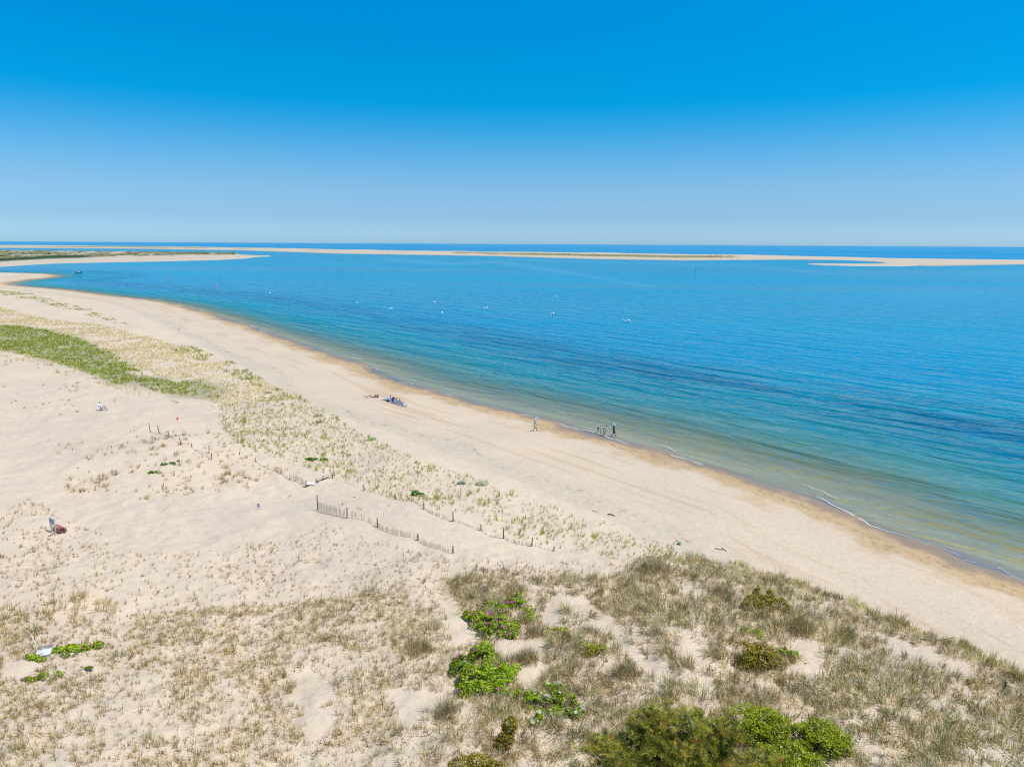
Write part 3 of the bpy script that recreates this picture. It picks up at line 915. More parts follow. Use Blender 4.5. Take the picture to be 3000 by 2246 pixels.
# fresh green lip at the top of the beach
LIP = [(2000, 1625), (2120, 1640), (2300, 1690), (2480, 1745), (2700, 1836), (2880, 1910), (3000, 1965), (3200, 2070), (3200, 2110), (2950, 1980), (2700, 1870), (2500, 1790), (2300, 1730), (2100, 1670)]
fp = scatter(LIP, 4.5, clump(2.4, 135, .36, .55))
turf.add(blades(fp, 18, .62, .020, .6, .18, [G_YEL, G_BRIGHT, G_OLIVE, G_STRAW], [.3, .25, .25, .2], bias=(-.1, 0), tipc=G_STRAW))
tag(turf.build('dune_grass', M['blade']), 'olive and straw beach grass scattered over the pale dunes', 'grass', kind='stuff')


# ------------------------------------------------------------------ big grass tussocks one can point to
def tussock(px, py, w, h, n, label, pal, wts, lean=.8):
    x, y, z = spot(px, py)
    o = thing('beach_grass_tussock', label, 'grass clump', (x, y, z), 0, 'big beach grass tussocks')
    ax = rng.normal(0, w * .26, n); ay = rng.normal(0, w * .22, n)
    P = np.stack([ax, ay, height(x + ax, y + ay) - z], 1)
    hm = .55 + .6 * np.exp(-((ax / w) ** 2 + (ay / w) ** 2) * 5)
    t = Turf(); t.add(blades(P, 34, h, .021, lean, .22, pal, wts, tipc=G_GREY, hmul=hm))
    t.build('blades', M['blade'], o)
    return o


TP = [G_GREY, G_OLIVE, G_BROWN, G_STRAW, G_GREEN]
tussock(1915, 1668, 2.5, .95, 42, 'big domed grey brown grass tussock standing alone at the upper edge of the dense dune', TP, [.42, .2, .2, .1, .08])
tussock(2120, 1745, 1.5, .85, 20, 'round grey grass tussock on bare sand beside the ragged reddish shrub', TP, [.4, .25, .2, .1, .05])
tussock(2345, 1845, 2.0, .9, 34, 'large olive grass tussock above the bare sand slope, below the reddish shrubs', TP, [.28, .36, .2, .1, .06])
tussock(2470, 1865, 1.3, .8, 18, 'grey olive grass tussock alone near the crest, with sand behind it', TP, [.34, .34, .15, .1, .07])
tussock(1220, 1905, 1.8, .75, 26, 'dark olive grass tussock on open sand beside the pink flowered shrubs', TP, [.3, .36, .2, .08, .06])
tussock(1545, 1935, 1.3, .75, 20, 'olive grass tussock with a green tip next to the bare sand hollow', TP, [.28, .34, .14, .1, .14])
tussock(1575, 1860, .9, .7, 12, 'small grey grass tussock between the flowered shrub and the yellow green sprigs', TP, [.4, .3, .12, .1, .08])
tussock(1300, 2085, 1.7, .75, 24, 'straw grey grass tussock under the leafy rose bush, edge of the sand hollow', TP, [.46, .2, .14, .16, .04])
tussock(1830, 1975, 1.7, .8, 24, 'tall brown and green grass tussock where the diagonal sand track ends', TP, [.3, .24, .24, .1, .12])


# ------------------------------------------------------------------ shrubs
def leaf_cloud(lobes, n, size, pal, wts, gap=.45, gseed=1, droop=.35, up=.45, inner=.35):
    """leaves spread through the volume of several lobes, thinner where a noise says so; returns mesh arrays"""
    lobes = np.array(lobes, float)
    area = lobes[:, 3] * lobes[:, 4] + lobes[:, 3] * lobes[:, 5]
    li = rng.choice(len(lobes), int(n * 1.8), p=area / area.sum())
    m = len(li)
    u = rng.normal(size=(m, 3)); u /= np.linalg.norm(u, axis=1)[:, None]
    u[:, 2] = np.where(u[:, 2] < -.25, -u[:, 2], u[:, 2])
    r = 1 - inner * rng.random(m) ** 1.6
    L = lobes[li]
    bump = 1 + .22 * (fbm(u[:, 0] * 2.2 + li * 7, u[:, 1] * 2.2 + u[:, 2] * 2, 141 + gseed, 2) - .5) * 2
    p = L[:, :3] + u * L[:, 3:6] * (r * bump)[:, None]
    g = fbm(p[:, 0] * 1.5 + 9, p[:, 1] * 1.5 + p[:, 2] * 1.3, 151 + gseed, 3)
    k = (g > gap * rng.uniform(.8, 1.12, m)) & (p[:, 2] > .02)
    p, u = p[k][:n], u[k][:n]; m = len(p)
    nrm = u * (1 - up) + np.array([0, 0, up]) + rng.normal(0, .45, (m, 3)); nrm /= np.linalg.norm(nrm, axis=1)[:, None]
    a = np.cross(nrm, rng.normal(size=(m, 3))); a /= np.linalg.norm(a, axis=1)[:, None] + 1e-9
    b = np.cross(nrm, a)
    s = size * rng.uniform(.6, 1.4, m)[:, None]
    V = np.stack([p - a * s, p - b * s * .62 + nrm * s * .12, p + a * s - nrm * s * droop, p + b * s * .62 + nrm * s * .12], 1)
    cs = np.cumsum(np.array(wts, float) / sum(wts))
    gn = fbm(p[:, 0] * 2.5, p[:, 1] * 2.5 + p[:, 2], 161 + gseed, 2)
    ci = np.minimum(np.searchsorted(cs, np.clip(.5 * rng.random(m) + .5 * np.clip((gn - .2) / .6, 0, 1), 0, .999)), len(pal) - 1)
    c = np.array(pal)[ci] * rng.uniform(.75, 1.25, m)[:, None]
    Q = np.arange(m)[:, None] * 4 + np.array([[0, 1, 2, 3]])
    return V.reshape(-1, 3), Q, np.zeros((0, 3), int), np.repeat(c, 4, 0), p, u


def stems(lobes, n, r=.012):
    mb = MB()
    for i in range(n):
        L = lobes[i % len(lobes)]
        a = rng.uniform(0, 6.28); rr = rng.uniform(.2, .8)
        tip = (L[0] + L[3] * rr * math.cos(a), L[1] + L[4] * rr * math.sin(a), max(.1, L[2] + L[5] * rng.uniform(.4, .8)))
        b = (L[0] * .8 + rng.normal(0, .12), L[1] * .8 + rng.normal(0, .12), -.08)
        mid = tuple((b[j] + tip[j]) / 2 + rng.normal(0, .06) for j in range(3))
        mb.tube([(0, 0, -.3), b, mid, tip], [r, r, r * .8, r * .35], 5, (.3, .25, .2))
    return mb


def shrub(name, label, cat, px, py, lobes, n, size, pal, wts, group=None, flowers=None, gap=.42, seed=1, nst=14, up=.45, inner=.35):
    x, y, z = spot(px, py)
    lb = []
    for L in lobes:      # seat each lobe on the ground below it
        dz = float(height(x + L[0], y + L[1])) - z
        lb.append((L[0], L[1], L[2] + dz, *L[3:]))
    o = thing(name, label, cat, (x, y, z), 0, group)
    V, Q, T, C, p, u = leaf_cloud(lb, n, size, pal, wts, gap, seed, up=min(up + .1, .85), inner=inner)
    t = Turf(); t.add((V, Q, T, C)); t.build('foliage', M['leaf'], o)
    stems(lb, nst).build('stems', M['twig'], o)
    if flowers:
        nf, fc, fs = flowers
        cand = np.where(u[:, 2] > -.1)[0]
        seedp = p[rng.choice(cand, max(3, nf // 4))]
        pts = []
        while len(pts) < nf:
            q = p[rng.choice(cand)]
            if rng.random() < .35 or np.min(np.linalg.norm(seedp - q, axis=1)) < .35: pts.append(q)
        mb = MB()
        for q in pts:
            c = Vector(q) + Vector((rng.normal(0, .02), -.05, .08)); k = fs * rng.uniform(.75, 1.2)
            tilt = Matrix.Rotation(rng.uniform(-.5, .9), 3, 'X') @ Matrix.Rotation(rng.uniform(-.6, .6), 3, 'Y')
            cc = tuple(v * rng.uniform(.85, 1.15) for v in fc)
            for i in range(5):
                a = i * 1.2566 + .3
                d1 = Vector((math.cos(a - .55), math.sin(a - .55), .25)) * k; d2 = Vector((math.cos(a + .55), math.sin(a + .55), .25)) * k
                d0 = Vector((math.cos(a), math.sin(a), .38)) * k * 1.15
                mb.add([c, c + tilt @ d1, c + tilt @ d0, c + tilt @ d2], [(0, 1, 2, 3)], cc)
            mb.ball(c + tilt @ Vector((0, 0, k * .2)), k * .22, 6, 4, (.6, .45, .06))
        mb.build('blossom', M['leaf'], o)
    return o


ROSE = [s2l(146, 170, 10, 1.12), s2l(168, 190, 16, 1.18), s2l(98, 126, 20, .75), s2l(194, 206, 34, 1.15)]
PINK = s2l(236, 50, 214, .95)
shrub('rose_bush', 'wide low rose bush covered in pink flowers, dry grass growing through its middle', 'rose bush', 1462, 1858,
      [(-1.3, 1.5, 0.12, 0.69, 1.0, 0.5), (-0.7, 0.79, 0.12, 0.74, 0.9, 0.55), (-0.14, 0.31, 0.1, 0.74, 0.8, 0.55), (0.58, 0.7, 0.1, 0.74, 0.95, 0.55), (-0.34, 1.67, 0.08, 0.46, 0.4, 0.4), (0.38, 1.76, 0.1, 0.55, 0.6, 0.5), (-0.62, 3.17, 0.12, 0.64, 0.7, 0.5), (0.18, 2.99, 0.1, 0.64, 0.55, 0.5), (0.86, 3.43, 0.12, 0.74, 0.7, 0.55), (1.54, 2.99, 0.15, 0.64, 0.8, 0.55), (1.78, 2.2, 0.1, 0.46, 0.8, 0.5), (-0.86, 0.0, 0.08, 0.55, 0.5, 0.45), (0.7, 0.0, 0.08, 0.55, 0.5, 0.45), (1.18, 4.58, 0.15, 0.26, 0.35, 0.5), (-2.06, 2.11, 0.1, 0.32, 0.5, 0.4)],
      9800, .062, ROSE, [.42, .26, .22, .1], 'pink flowered rose bushes', (115, PINK, .072), .40, 1, 40)
shrub('rose_bush', 'leafy bright green rose bush with only a few pink flowers, largest of its cluster', 'rose bush', 1432, 2022,
      [(-0.86, 0.9, 0.2, 0.85, 1.0, 0.7), (-0.02, 1.2, 0.25, 0.9, 1.1, 0.75), (0.74, 1.1, 0.2, 0.77, 1.0, 0.7), (-1.19, 0.0, 0.1, 0.54, 0.7, 0.55), (-0.27, 0.0, 0.1, 0.72, 0.6, 0.55), (0.66, -0.05, 0.1, 0.63, 0.6, 0.5), (1.37, 1.9, 0.1, 0.41, 0.7, 0.5)],
      6800, .062, ROSE, [.40, .30, .16, .14], 'pink flowered rose bushes', (15, PINK, .075), .36, 2, 30)
shrub('rose_bush', 'small round green rose bush standing just behind the largest leafy one', 'rose bush', 1413, 1938,
      [(0, .35, .15, .72, .65, .7), (.35, .1, .1, .5, .45, .5), (-.35, .1, .1, .5, .4, .5), (.7, .3, .05, .3, .3, .35)], 2400, .06, ROSE, [.4, .3, .18, .12], 'pink flowered rose bushes', (9, PINK, .09), .36, 3)
shrub('rose_bush', 'small dark leaved rose bush touching the largest leafy one, dry grass beside it', 'rose bush', 1345, 1975,
      [(0, .5, .15, .55, .6, .6), (-.2, 0, .1, .5, .45, .45), (.3, .9, .1, .35, .35, .45)], 1600, .058, ROSE, [.34, .16, .42, .08], 'pink flowered rose bushes', (6, PINK, .085), .40, 4)
shrub('rose_bush', 'sprawling green rose bush with white flowers among dry grass', 'rose bush', 1608, 2090,
      [(-.75, 1.4, .15, .6, .75, .6), (-.1, 1.9, .12, .65, .65, .55), (.5, 1.5, .12, .55, .7, .55), (-.75, .5, .12, .6, .7, .55), (.0, .8, .08, .5, .5, .45), (.85, .7, .12, .65, .75, .5), (1.3, .1, .1, .55, .6, .45), (.35, .1, .05, .5, .5, .4), (-.75, -.4, .05, .45, .5, .4)],
      5600, .060, ROSE, [.42, .2, .3, .08], None, (26, (.88, .88, .92), .085), .46, 5, 24)
shrub('rose_bush', 'tiny pink rose plant growing against the striped panel', 'rose bush', 104, 1935, [(-.3, .1, .03, .38, .3, .28), (.2, .15, .03, .35, .28, .3)], 420, .06, ROSE, [.35, .4, .1, .15],
      'pink flowered rose bushes', (4, PINK, .07), .34, 6, 6)
shrub('rose_bush', 'low strip of rose plant with pink flowers, slanting across sand beside the striped panel', 'rose bush', 213, 1908, [(-.75, -.1, .03, .4, .3, .28), (-.2, .25, .04, .45, .35, .32), (.3, .6, .04, .4, .35, .34), (.2, .15, .02, .4, .28, .25)],
      1150, .058, ROSE, [.36, .38, .1, .16], 'pink flowered rose bushes', (6, PINK, .06), .36, 7, 10)
shrub('rose_bush', 'low rose plant with one big pink flower at its tip, next to the slanting strip', 'rose bush', 262, 1903, [(-.25, .0, .03, .35, .3, .28), (.25, .4, .04, .4, .35, .34)], 640, .058, ROSE, [.4, .28, .2, .12],
      'pink flowered rose bushes', (3, PINK, .075), .36, 8, 8)
shrub('rose_bush', 'thin straggling rose plant with two pink flowers below the striped panel', 'rose bush', 122, 1993, [(-.6, -.1, .02, .38, .25, .22), (0, .2, .03, .4, .3, .26), (.5, .4, .03, .35, .3, .3)], 560, .055, ROSE, [.5, .2, .25, .05],
      'pink flowered rose bushes', (4, PINK, .065), .46, 9, 8)
GP = [s2l(120, 150, 40, 0.87), s2l(150, 170, 60, 0.87), s2l(96, 120, 46, 0.80)]
shrub('leafy_plant', 'small yellow green plant in grass below the low pink roses', 'plant', 232, 1968, [(0, 0, .03, .35, .28, .25), (.35, .3, .03, .3, .25, .22)], 330, .055, GP, [.5, .3, .2], None, None, .4, 10, 6)
shrub('leafy_plant', 'row of tiny yellow green sprigs behind the striped sand hollow', 'plant', 207, 1924, [(-.3, 0, .02, .3, .2, .2), (.3, .1, .02, .28, .2, .18)], 200, .05, GP, [.4, .4, .2], None, None, .42, 11, 6)
RED = [s2l(146, 132, 24, 1.0), s2l(170, 160, 22, 1.1), s2l(128, 90, 34, .9), s2l(160, 170, 28, 1.1), s2l(100, 112, 26, .8)]
shrub('reddish_shrub', 'rounded reddish green shrub, dense dome on the dune slope', 'shrub', 2222, 1958, [(-.55, .55, .3, .85, .8, .85), (.4, .6, .3, .9, .8, .85), (-.1, .15, .2, .95, .6, .75), (.75, .2, .15, .6, .55, .6), (-.8, .1, .1, .5, .5, .5)],
      5200, .052, RED, [.3, .26, .24, .12, .08], 'reddish shrubs on the dune', None, .35, 12, 26)
shrub('reddish_shrub', 'low reddish green shrub with straw grass growing through it, near the beach edge', 'shrub', 2252, 1790, [(-.95, .35, .2, .75, .65, .75), (-.2, .7, .2, .6, .5, .65), (.75, .5, .15, .65, .6, .7), (1.1, .1, .1, .5, .5, .5), (-.2, 1.5, .3, .4, .35, .7), (.55, 1.4, .3, .4, .3, .7)],
      3600, .05, RED, [.3, .3, .18, .16, .06], 'reddish shrubs on the dune', None, .40, 13, 24)
BAY = [s2l(156, 168, 6, .95), s2l(176, 186, 10, 1.02), s2l(108, 126, 14, .62), s2l(194, 196, 32, 1.0)]
shrub('bayberry_bush', 'bright green bush growing against the pine, furthest of the three green bushes', 'bush', 2240, 2176, [(-.9, .7, .45, .9, .8, .9), (.2, .9, .45, 1.0, .75, .85), (.7, .3, .4, .75, .7, .8), (-.5, .0, .35, .8, .6, .8), (.2, -.3, .3, .7, .5, .7)],
      7600, .05, BAY, [.4, .3, .2, .1], 'bright green bushes by the pine', None, .42, 14, 30)
shrub('bayberry_bush', 'rounded bright green bush on open dry grass, outermost of the three green bushes', 'bush', 2398, 2205, [(-.75, .4, .4, .8, .75, .8), (.2, .6, .45, .95, .8, .9), (.85, .2, .35, .75, .7, .75), (.1, -.15, .35, .8, .6, .75), (-.5, -.2, .2, .5, .5, .6)],
      7800, .05, BAY, [.38, .3, .22, .1], 'bright green bushes by the pine', None, .40, 15, 30)
shrub('bayberry_bush', 'bright green bush cut by the picture edge, below the other two green bushes', 'bush', 2320, 2300, [(-.8, .9, .4, .9, .8, .8), (.3, .95, .4, .95, .75, .85), (1.0, .4, .3, .7, .6, .7), (-.2, .2, .4, 1.0, .7, .85), (.6, -.3, .3, .8, .6, .7)],
      7600, .05, BAY, [.38, .3, .2, .12], 'bright green bushes by the pine', None, .42, 16, 30)
YB = [s2l(164, 144, 26, .9), s2l(182, 164, 34, .95), s2l(128, 126, 34, .7), s2l(146, 110, 38, .75)]
shrub('yellowish_shrub', 'narrow yellow brown shrub rising from grey green grass', 'shrub', 1483, 2190, [(0, .1, .3, .42, .4, .55), (.15, .35, .7, .4, .35, .5), (.25, .3, 1.05, .32, .3, .4), (-.2, 0, .2, .4, .35, .4)], 2500, .045, YB, [.4, .24, .24, .12],
      'yellow brown shrubs', None, .36, 17, 12)
shrub('yellowish_shrub', 'low yellow green shrub cut by the bottom edge of the picture', 'shrub', 1385, 2292, [(-.5, .4, .25, .7, .6, .6), (.3, .5, .25, .7, .55, .6), (.9, .3, .15, .5, .5, .5), (0, 0, .2, .7, .5, .5)], 3400, .045, YB, [.32, .34, .26, .08],
      'yellow brown shrubs', None, .38, 18, 14)
YG = [s2l(188, 190, 36, 1.15), s2l(160, 172, 36, 1.0), s2l(206, 200, 70, 1.2)]
shrub('sparse_shrub', 'sparse yellow green plant with bare stems, on the sand nearest the pink flowered bush', 'plant', 1640, 1858, [(-.75, .35, .05, .4, .35, .4), (-.1, .15, .05, .45, .35, .4), (.5, .05, .05, .45, .3, .4)], 520, .055, YG, [.4, .3, .3], 'sparse yellow green plants', None, .50, 19, 20)
shrub('sparse_shrub', 'sparse yellow green plant beside a grey tussock, second from the pink flowered bush', 'plant', 1735, 1920, [(-.4, .6, .1, .4, .4, .5), (.0, .2, .1, .45, .4, .45), (.5, .2, .08, .45, .35, .4), (-.5, 0, .05, .3, .3, .3)], 800, .055, YG, [.45, .35, .2], 'sparse yellow green plants', None, .46, 20, 20)
shrub('leafy_plant', 'thin green plant between the two rose bushes, pink and white', 'plant', 1520, 2060, [(0, .3, .1, .3, .4, .5), (.1, -.2, .05, .3, .3, .35)], 420, .055, ROSE, [.5, .3, .2, 0.01], None, None, .46, 21, 8)
shrub('leafy_plant', 'ragged green plant beside the dense reddish dome', 'plant', 2320, 1928, [(-.25, .5, .05, .3, .4, .4), (.1, .1, .05, .35, .4, .4), (.5, -.35, .02, .35, .3, .3)], 700, .055, ROSE, [.45, .2, .3, .05], None, None, .46, 22, 10)
shrub('leafy_plant', 'scattered yellow green leaves above the dense reddish dome', 'plant', 2210, 1862, [(-.5, .3, .05, .35, .3, .35), (.2, .1, .05, .4, .3, .35), (.3, -.4, .02, .25, .25, .3)], 420, .05, ROSE, [.3, .35, .1, .25], None, None, .48, 23, 10)
DG = [s2l(104, 150, 46, 1.0), s2l(134, 176, 60, 1.05), s2l(80, 122, 44, .85)]
shrub('creeping_vine', 'dark green vine spread over the sand inside the fenced dune, lower of two', 'vine', 455, 1385, [(-.35, -.1, .02, .35, .22, .16), (.2, .2, .03, .42, .3, .22), (-.8, .1, .0, .3, .12, .1), (.7, .05, .0, .32, .12, .1)], 240, .08, DG, [.5, .2, .3], 'dark green vines on the fenced dune', None, .44, 24, 6, up=.75)
shrub('creeping_vine', 'dark green vine spread over the sand inside the fenced dune, upper of two', 'vine', 490, 1362, [(-.4, .1, .02, .42, .26, .2), (.3, .5, .03, .36, .26, .2), (.8, .2, .02, .3, .2, .16), (.7, 1.3, .02, .28, .2, .16)], 260, .08, DG, [.5, .25, .25], 'dark green vines on the fenced dune', None, .44, 25, 6, up=.75)
shrub('creeping_vine', 'long dark green vine among yellow shoots on the middle dune', 'vine', 930, 1346, [(-.9, .1, .02, .6, .35, .24), (-.1, -.1, .02, .6, .35, .22), (.8, -.1, .02, .5, .3, .22)], 480, .09, DG, [.4, .35, .25], None, None, .44, 26, 6, up=.75)
shrub('leafy_plant', 'dark green broad leaved plant on sand just behind the picket fences', 'plant', 1218, 1452, [(0, .1, .1, .45, .4, .42), (.6, 0, .05, .3, .25, .3)], 420, .085, DG, [.45, .3, .25], None, None, .36, 27, 8)
DM = [s2l(184, 196, 172, 1.2), s2l(162, 178, 150, 1.1)]
for i, (px, py, w, lab) in enumerate(((783, 1152, .9, 'grey green dusty plant in the straw fringe, furthest out along the beach'), (937, 1219, .8, 'grey green dusty plant among shoots, upper of a close pair'),
                                      (938, 1238, .7, 'grey green dusty plant among shoots, lower of a close pair'), (1089, 1288, .9, 'grey green dusty plant at the beach edge of the sparse shoots'),
                                      (1352, 1418, .6, 'grey green dusty plant with a twig beside it, smaller of two by the dead branch'), (1411, 1421, .95, 'grey green dusty plant, wide and flat, by the dead branch'),
                                      (1985, 1594, .42, 'grey green dusty plant beside a bright tuft at the top of the beach'))):
    shrub('dusty_plant', lab, 'plant', px, py, [(-w * .3, 0, .05, w * .5, w * .4, .3), (w * .35, .05, .05, w * .45, w * .4, .26)], 260, .07, DM, [.6, .4], 'grey green dusty plants', None, .34, 30 + i, 6, up=.8)


# low green sprigs of ground cover among the grass
def sprigs():
    t = Turf()
    for poly, dens, th in (([(2300, 1980), (2480, 1960), (2700, 2010), (2950, 2080), (3300, 2200), (3500, 2700), (2450, 2700), (2480, 2180), (2380, 2080)], 9.0, .46),
                           ([(1640, 2060), (1760, 2060), (1760, 2500), (1540, 2500), (1560, 2150)], 6.0, .48), ([(1180, 2120), (1420, 2130), (1420, 2500), (1000, 2500)], 2.0, .52),
                           ([(640, 2180), (760, 2160), (960, 2140), (1000, 2500), (640, 2500)], 1.4, .52), ([(2080, 1950), (2300, 1960), (2300, 2060), (2060, 2060)], 1.6, .5)):
        P = scatter(poly, dens, clump(1.6, 171, th, th + .14), HOLES)
        n = len(P)
        if not n: continue
        k = 7
        idx = np.repeat(np.arange(n), k); m = len(idx)
        p = P[idx] + np.stack([rng.normal(0, .11, m), rng.normal(0, .11, m), rng.uniform(.05, .34, m)], 1)
        nr = rng.normal(0, .5, (m, 3)) + np.array([0, 0, 1]); nr /= np.linalg.norm(nr, axis=1)[:, None]
        a = np.cross(nr, rng.normal(size=(m, 3))); a /= np.linalg.norm(a, axis=1)[:, None]; b = np.cross(nr, a)
        s = rng.uniform(.03, .065, m)[:, None]
        V = np.stack([p - a * s, p - b * s * .6, p + a * s, p + b * s * .6], 1)
        pal = np.array([s2l(108, 138, 40, 0.83), s2l(140, 160, 50, 0.87), s2l(84, 112, 40, 0.75), s2l(166, 160, 60, 0.87)])
        c = pal[(rng.integers(0, 4, n)[idx] + (rng.random(m) < .25)) % 4] * rng.uniform(.75, 1.25, m)[:, None]
        t.add((V.reshape(-1, 3), np.arange(m)[:, None] * 4 + np.array([[0, 1, 2, 3]]), np.zeros((0, 3), int), np.repeat(c, 4, 0)))
    tag(t.build('ground_cover', M['leaf']), 'low green leafy sprigs growing among the grey dune grass', 'ground cover', kind='stuff')


sprigs()


# ------------------------------------------------------------------ the pitch pine
def pine():
    x, y, z = spot(1972, 2372)
    o = thing('pitch_pine', 'broad bushy pitch pine with olive needles, orange tips and grey dead twigs', 'pine tree', (x, y, z)); o.scale = (1.34, 1.3, 1.18)
    trunk = MB()
    trunk.tube([(0, 0, -.2), (.12, .05, .8), (-.05, .15, 1.7), (.15, .2, 2.6), (.1, .3, 3.3)], [.19, .16, .13, .09, .04], 10, (.2, .17, .15))
    tips = []
    limbs = []
    for i in range(40):
        hz = .35 + 2.7 * (i / 40) ** .9
        a = i * 2.399 + rng.normal(0, .25)
        ln = (3.9 - .95 * hz) * rng.uniform(.62, 1.05)
        sx = 1.12
        ex, ey = math.cos(a) * ln * sx, math.sin(a) * ln * .82
        ez = hz + ln * rng.uniform(.10, .32)
        pts = [(0.03, .12, hz), (ex * .35, ey * .35, hz + .12 + rng.normal(0, .08)), (ex * .7, ey * .7, (hz + ez) / 2 + .1 + rng.normal(0, .08)), (ex, ey, ez + .15)]
        limbs.append(pts)
        trunk.tube(pts, [.06, .045, .03, .012], 6, (.24, .2, .18))
        for f in np.linspace(.32, 1.0, 7):
            for s in range(3):
                k = min(int(f * 3), 2); u = f * 3 - k
                b = Vector(pts[k]).lerp(Vector(pts[k + 1]), u)
                sp = .52 * (1.15 - .45 * f)
                tp = b + Vector((rng.normal(0, sp * .6), rng.normal(0, sp * .6), rng.uniform(.02, .45)))
                tips.append((b, tp))
    for b, tp in tips[::2]:
        trunk.tube([b, b.lerp(tp, .5) + Vector((0, 0, .05)), tp], [.012, .009, .004], 4, (.26, .22, .19), False)
    dead = trunk
    for i in range(22):
        b, tp = tips[rng.integers(len(tips))]
        pts = [b, b.lerp(tp, .6), tp + Vector((0, 0, .12))]
        d = Vector((rng.normal(), rng.normal(), rng.uniform(0, .6))).normalized()
        for s in range(4):
            d = (d + Vector((rng.normal(0, .5), rng.normal(0, .5), rng.normal(0, .3)))).normalized()
            pts.append(pts[-1] + d * rng.uniform(.06, .13))
        dead.tube(pts, [.014, .014, .014, .013, .011, .008, .005], 5, (.42, .40, .40))
    trunk.build('trunk', M['vcol'], o)
    # needle tufts along every shoot
    tufts = []
    for b, tp in tips:
        for s in range(6):
            f = rng.uniform(.35, 1.15)
            q = b.lerp(tp, f) + Vector((rng.normal(0, .10), rng.normal(0, .10), rng.normal(0, .06)))
            tufts.append((*q, *((tp - b).normalized())))
    tf = np.array(tufts); n = len(tf); k = 22
    idx = np.repeat(np.arange(n), k); m = len(idx)
    d = tf[idx, 3:6] * .55 + np.array([0, 0, .45]) + rng.normal(0, .62, (m, 3)); d /= np.linalg.norm(d, axis=1)[:, None]
    L = rng.uniform(.10, .19, m)[:, None]
    p = tf[idx, :3] + rng.normal(0, .03, (m, 3))
    sd = np.cross(d, rng.normal(size=(m, 3))); sd /= np.linalg.norm(sd, axis=1)[:, None]
    w = .0085
    V = np.stack([p - sd * w, p + sd * w, p + d * L], 1)
    pal = np.array([s2l(154, 150, 54, 1.35), s2l(120, 130, 50, 1.15), s2l(178, 168, 68, 1.4), s2l(78, 96, 42, .8), s2l(176, 152, 70, 1.3), s2l(206, 124, 60, 1.2)])
    ti = np.searchsorted(np.cumsum([.35, .27, .2, .12, .04]), rng.random(n))
    c = pal[np.minimum(ti, 5)][idx] * rng.uniform(.75, 1.2, m)[:, None]
    me = np_mesh('needles', V.reshape(-1, 3), None, np.arange(m)[:, None] * 3 + np.array([[0, 1, 2]]), {'col': np.repeat(c, 3, 0)})
    link('needles', me, M['needle'], o)


pine()


# ------------------------------------------------------------------ picket snow fences
def snow_fence(label, posts, spans, group='picket fences half buried in sand', messy=.25, wire=True):
    """posts: (px, py, height, lean); spans: list per gap of (h0, h1, share of pickets left)"""
    pts = [spot(a, b) for a, b, _, _ in posts]
    ox, oy, oz = pts[0]
    o = thing('snow_fence', label, 'fence', (ox, oy, oz), 0, group)
    for (x, y, z), (_, _, h, ln) in zip(pts, posts):
        if h <= 0: continue
        mb = MB(); a = Vector((x - ox, y - oy, z - oz))
        lx, ly = ln * h, rng.normal(0, .02)
        mb.tube([a + Vector((0, 0, -.25)), a + Vector((lx * .5, ly, h * .5)), a + Vector((lx, ly * 2, h))], [.05, .048, .042], 7, (.13, .08, .06))
        mb.build('post', M['post'], o)
    for i, (h0, h1, keep) in enumerate(spans):
        if keep <= 0: continue
        A = Vector(pts[i]); B = Vector(pts[i + 1]); L = (B - A).length
        n = max(2, int(L / .115)); mb = MB(); tops = []
        sag = rng.uniform(-.25, .25)
        nx, ny = -(B - A).y / L, (B - A).x / L
        for k in range(n):
            f = (k + .5) / n
            x = A.x + (B.x - A.x) * f + nx * sag * math.sin(f * 3.14); y = A.y + (B.y - A.y) * f + ny * sag * math.sin(f * 3.14)
            z = float(height(x, y))
            hh = (h0 + (h1 - h0) * f) * rng.uniform(.86, 1.1)
            if rng.random() > keep * .88: continue
            wild = rng.random() < messy * .35
            t1 = rng.normal(0, .05) + (rng.normal(0, .55) if wild else 0); t2 = rng.normal(0, .04) + (rng.normal(0, .3) if wild else 0)
            d = Vector((B.x - A.x, B.y - A.y, 0)).normalized()
            up = (Vector((0, 0, 1)) + d * t1 + Vector((nx, ny, 0)) * t2).normalized()
            c = Vector((x - ox, y - oy, z - oz))
            rot = Matrix((d, up.cross(d).normalized(), up)).transposed()
            mb.box(c + up * (hh / 2 - .08), (.030, .012, hh + .16), rot)
            tops.append(c + up * hh * .62)
        if len(tops) > 1:
            mb.tube(tops, .005, 4); mb.tube([p - Vector((0, 0, .12)) for p in tops], .005, 4)
        if mb.v: mb.build('picket_panel', M['wood'], o)
    return o


snow_fence('upright row of pickets on open sand, starting at the tallest brown post',
           [(931, 1494, 1.42, 0), (1017, 1517, .98, .02), (1106, 1544, .82, -.03), (1225, 1582, .62, 0), (1327, 1620, .62, .02)],
           [(.90, .76, .92), (.76, .34, .8), (.50, .45, .95), (.40, .34, .8)])
snow_fence('long broken fence, mostly buried and leaning, between the lowest fence and the green shoots',
           [(974, 1402, .5, .05), (1067, 1437, .72, 0), (1159, 1463, .62, -.08), (1242, 1491, .62, 0), (1328, 1526, .86, -.03), (1410, 1554, .5, -.1), (1475, 1577, .95, 0), (1558, 1600, .74, .06), (1622, 1613, .38, .1)],
           [(.12, .10, .25), (.22, .06, .3), (.10, .26, .6), (.14, .62, .95), (.22, .2, .75), (.2, .25, .8), (.3, .3, .85), (.36, .22, .6)], messy=1.3)
snow_fence('short fence line curving to the fallen grey rail, its pickets leaning over the sand',
           [(702, 1331, .32, .05), (748, 1352, .42, 0), (824, 1385, .52, 0), (848, 1405, .2, 0), (897, 1428, .74, .03)],
           [(.05, .08, .2), (.06, .34, .6), (.34, .4, .7), (.66, .66, .95)], messy=.9)
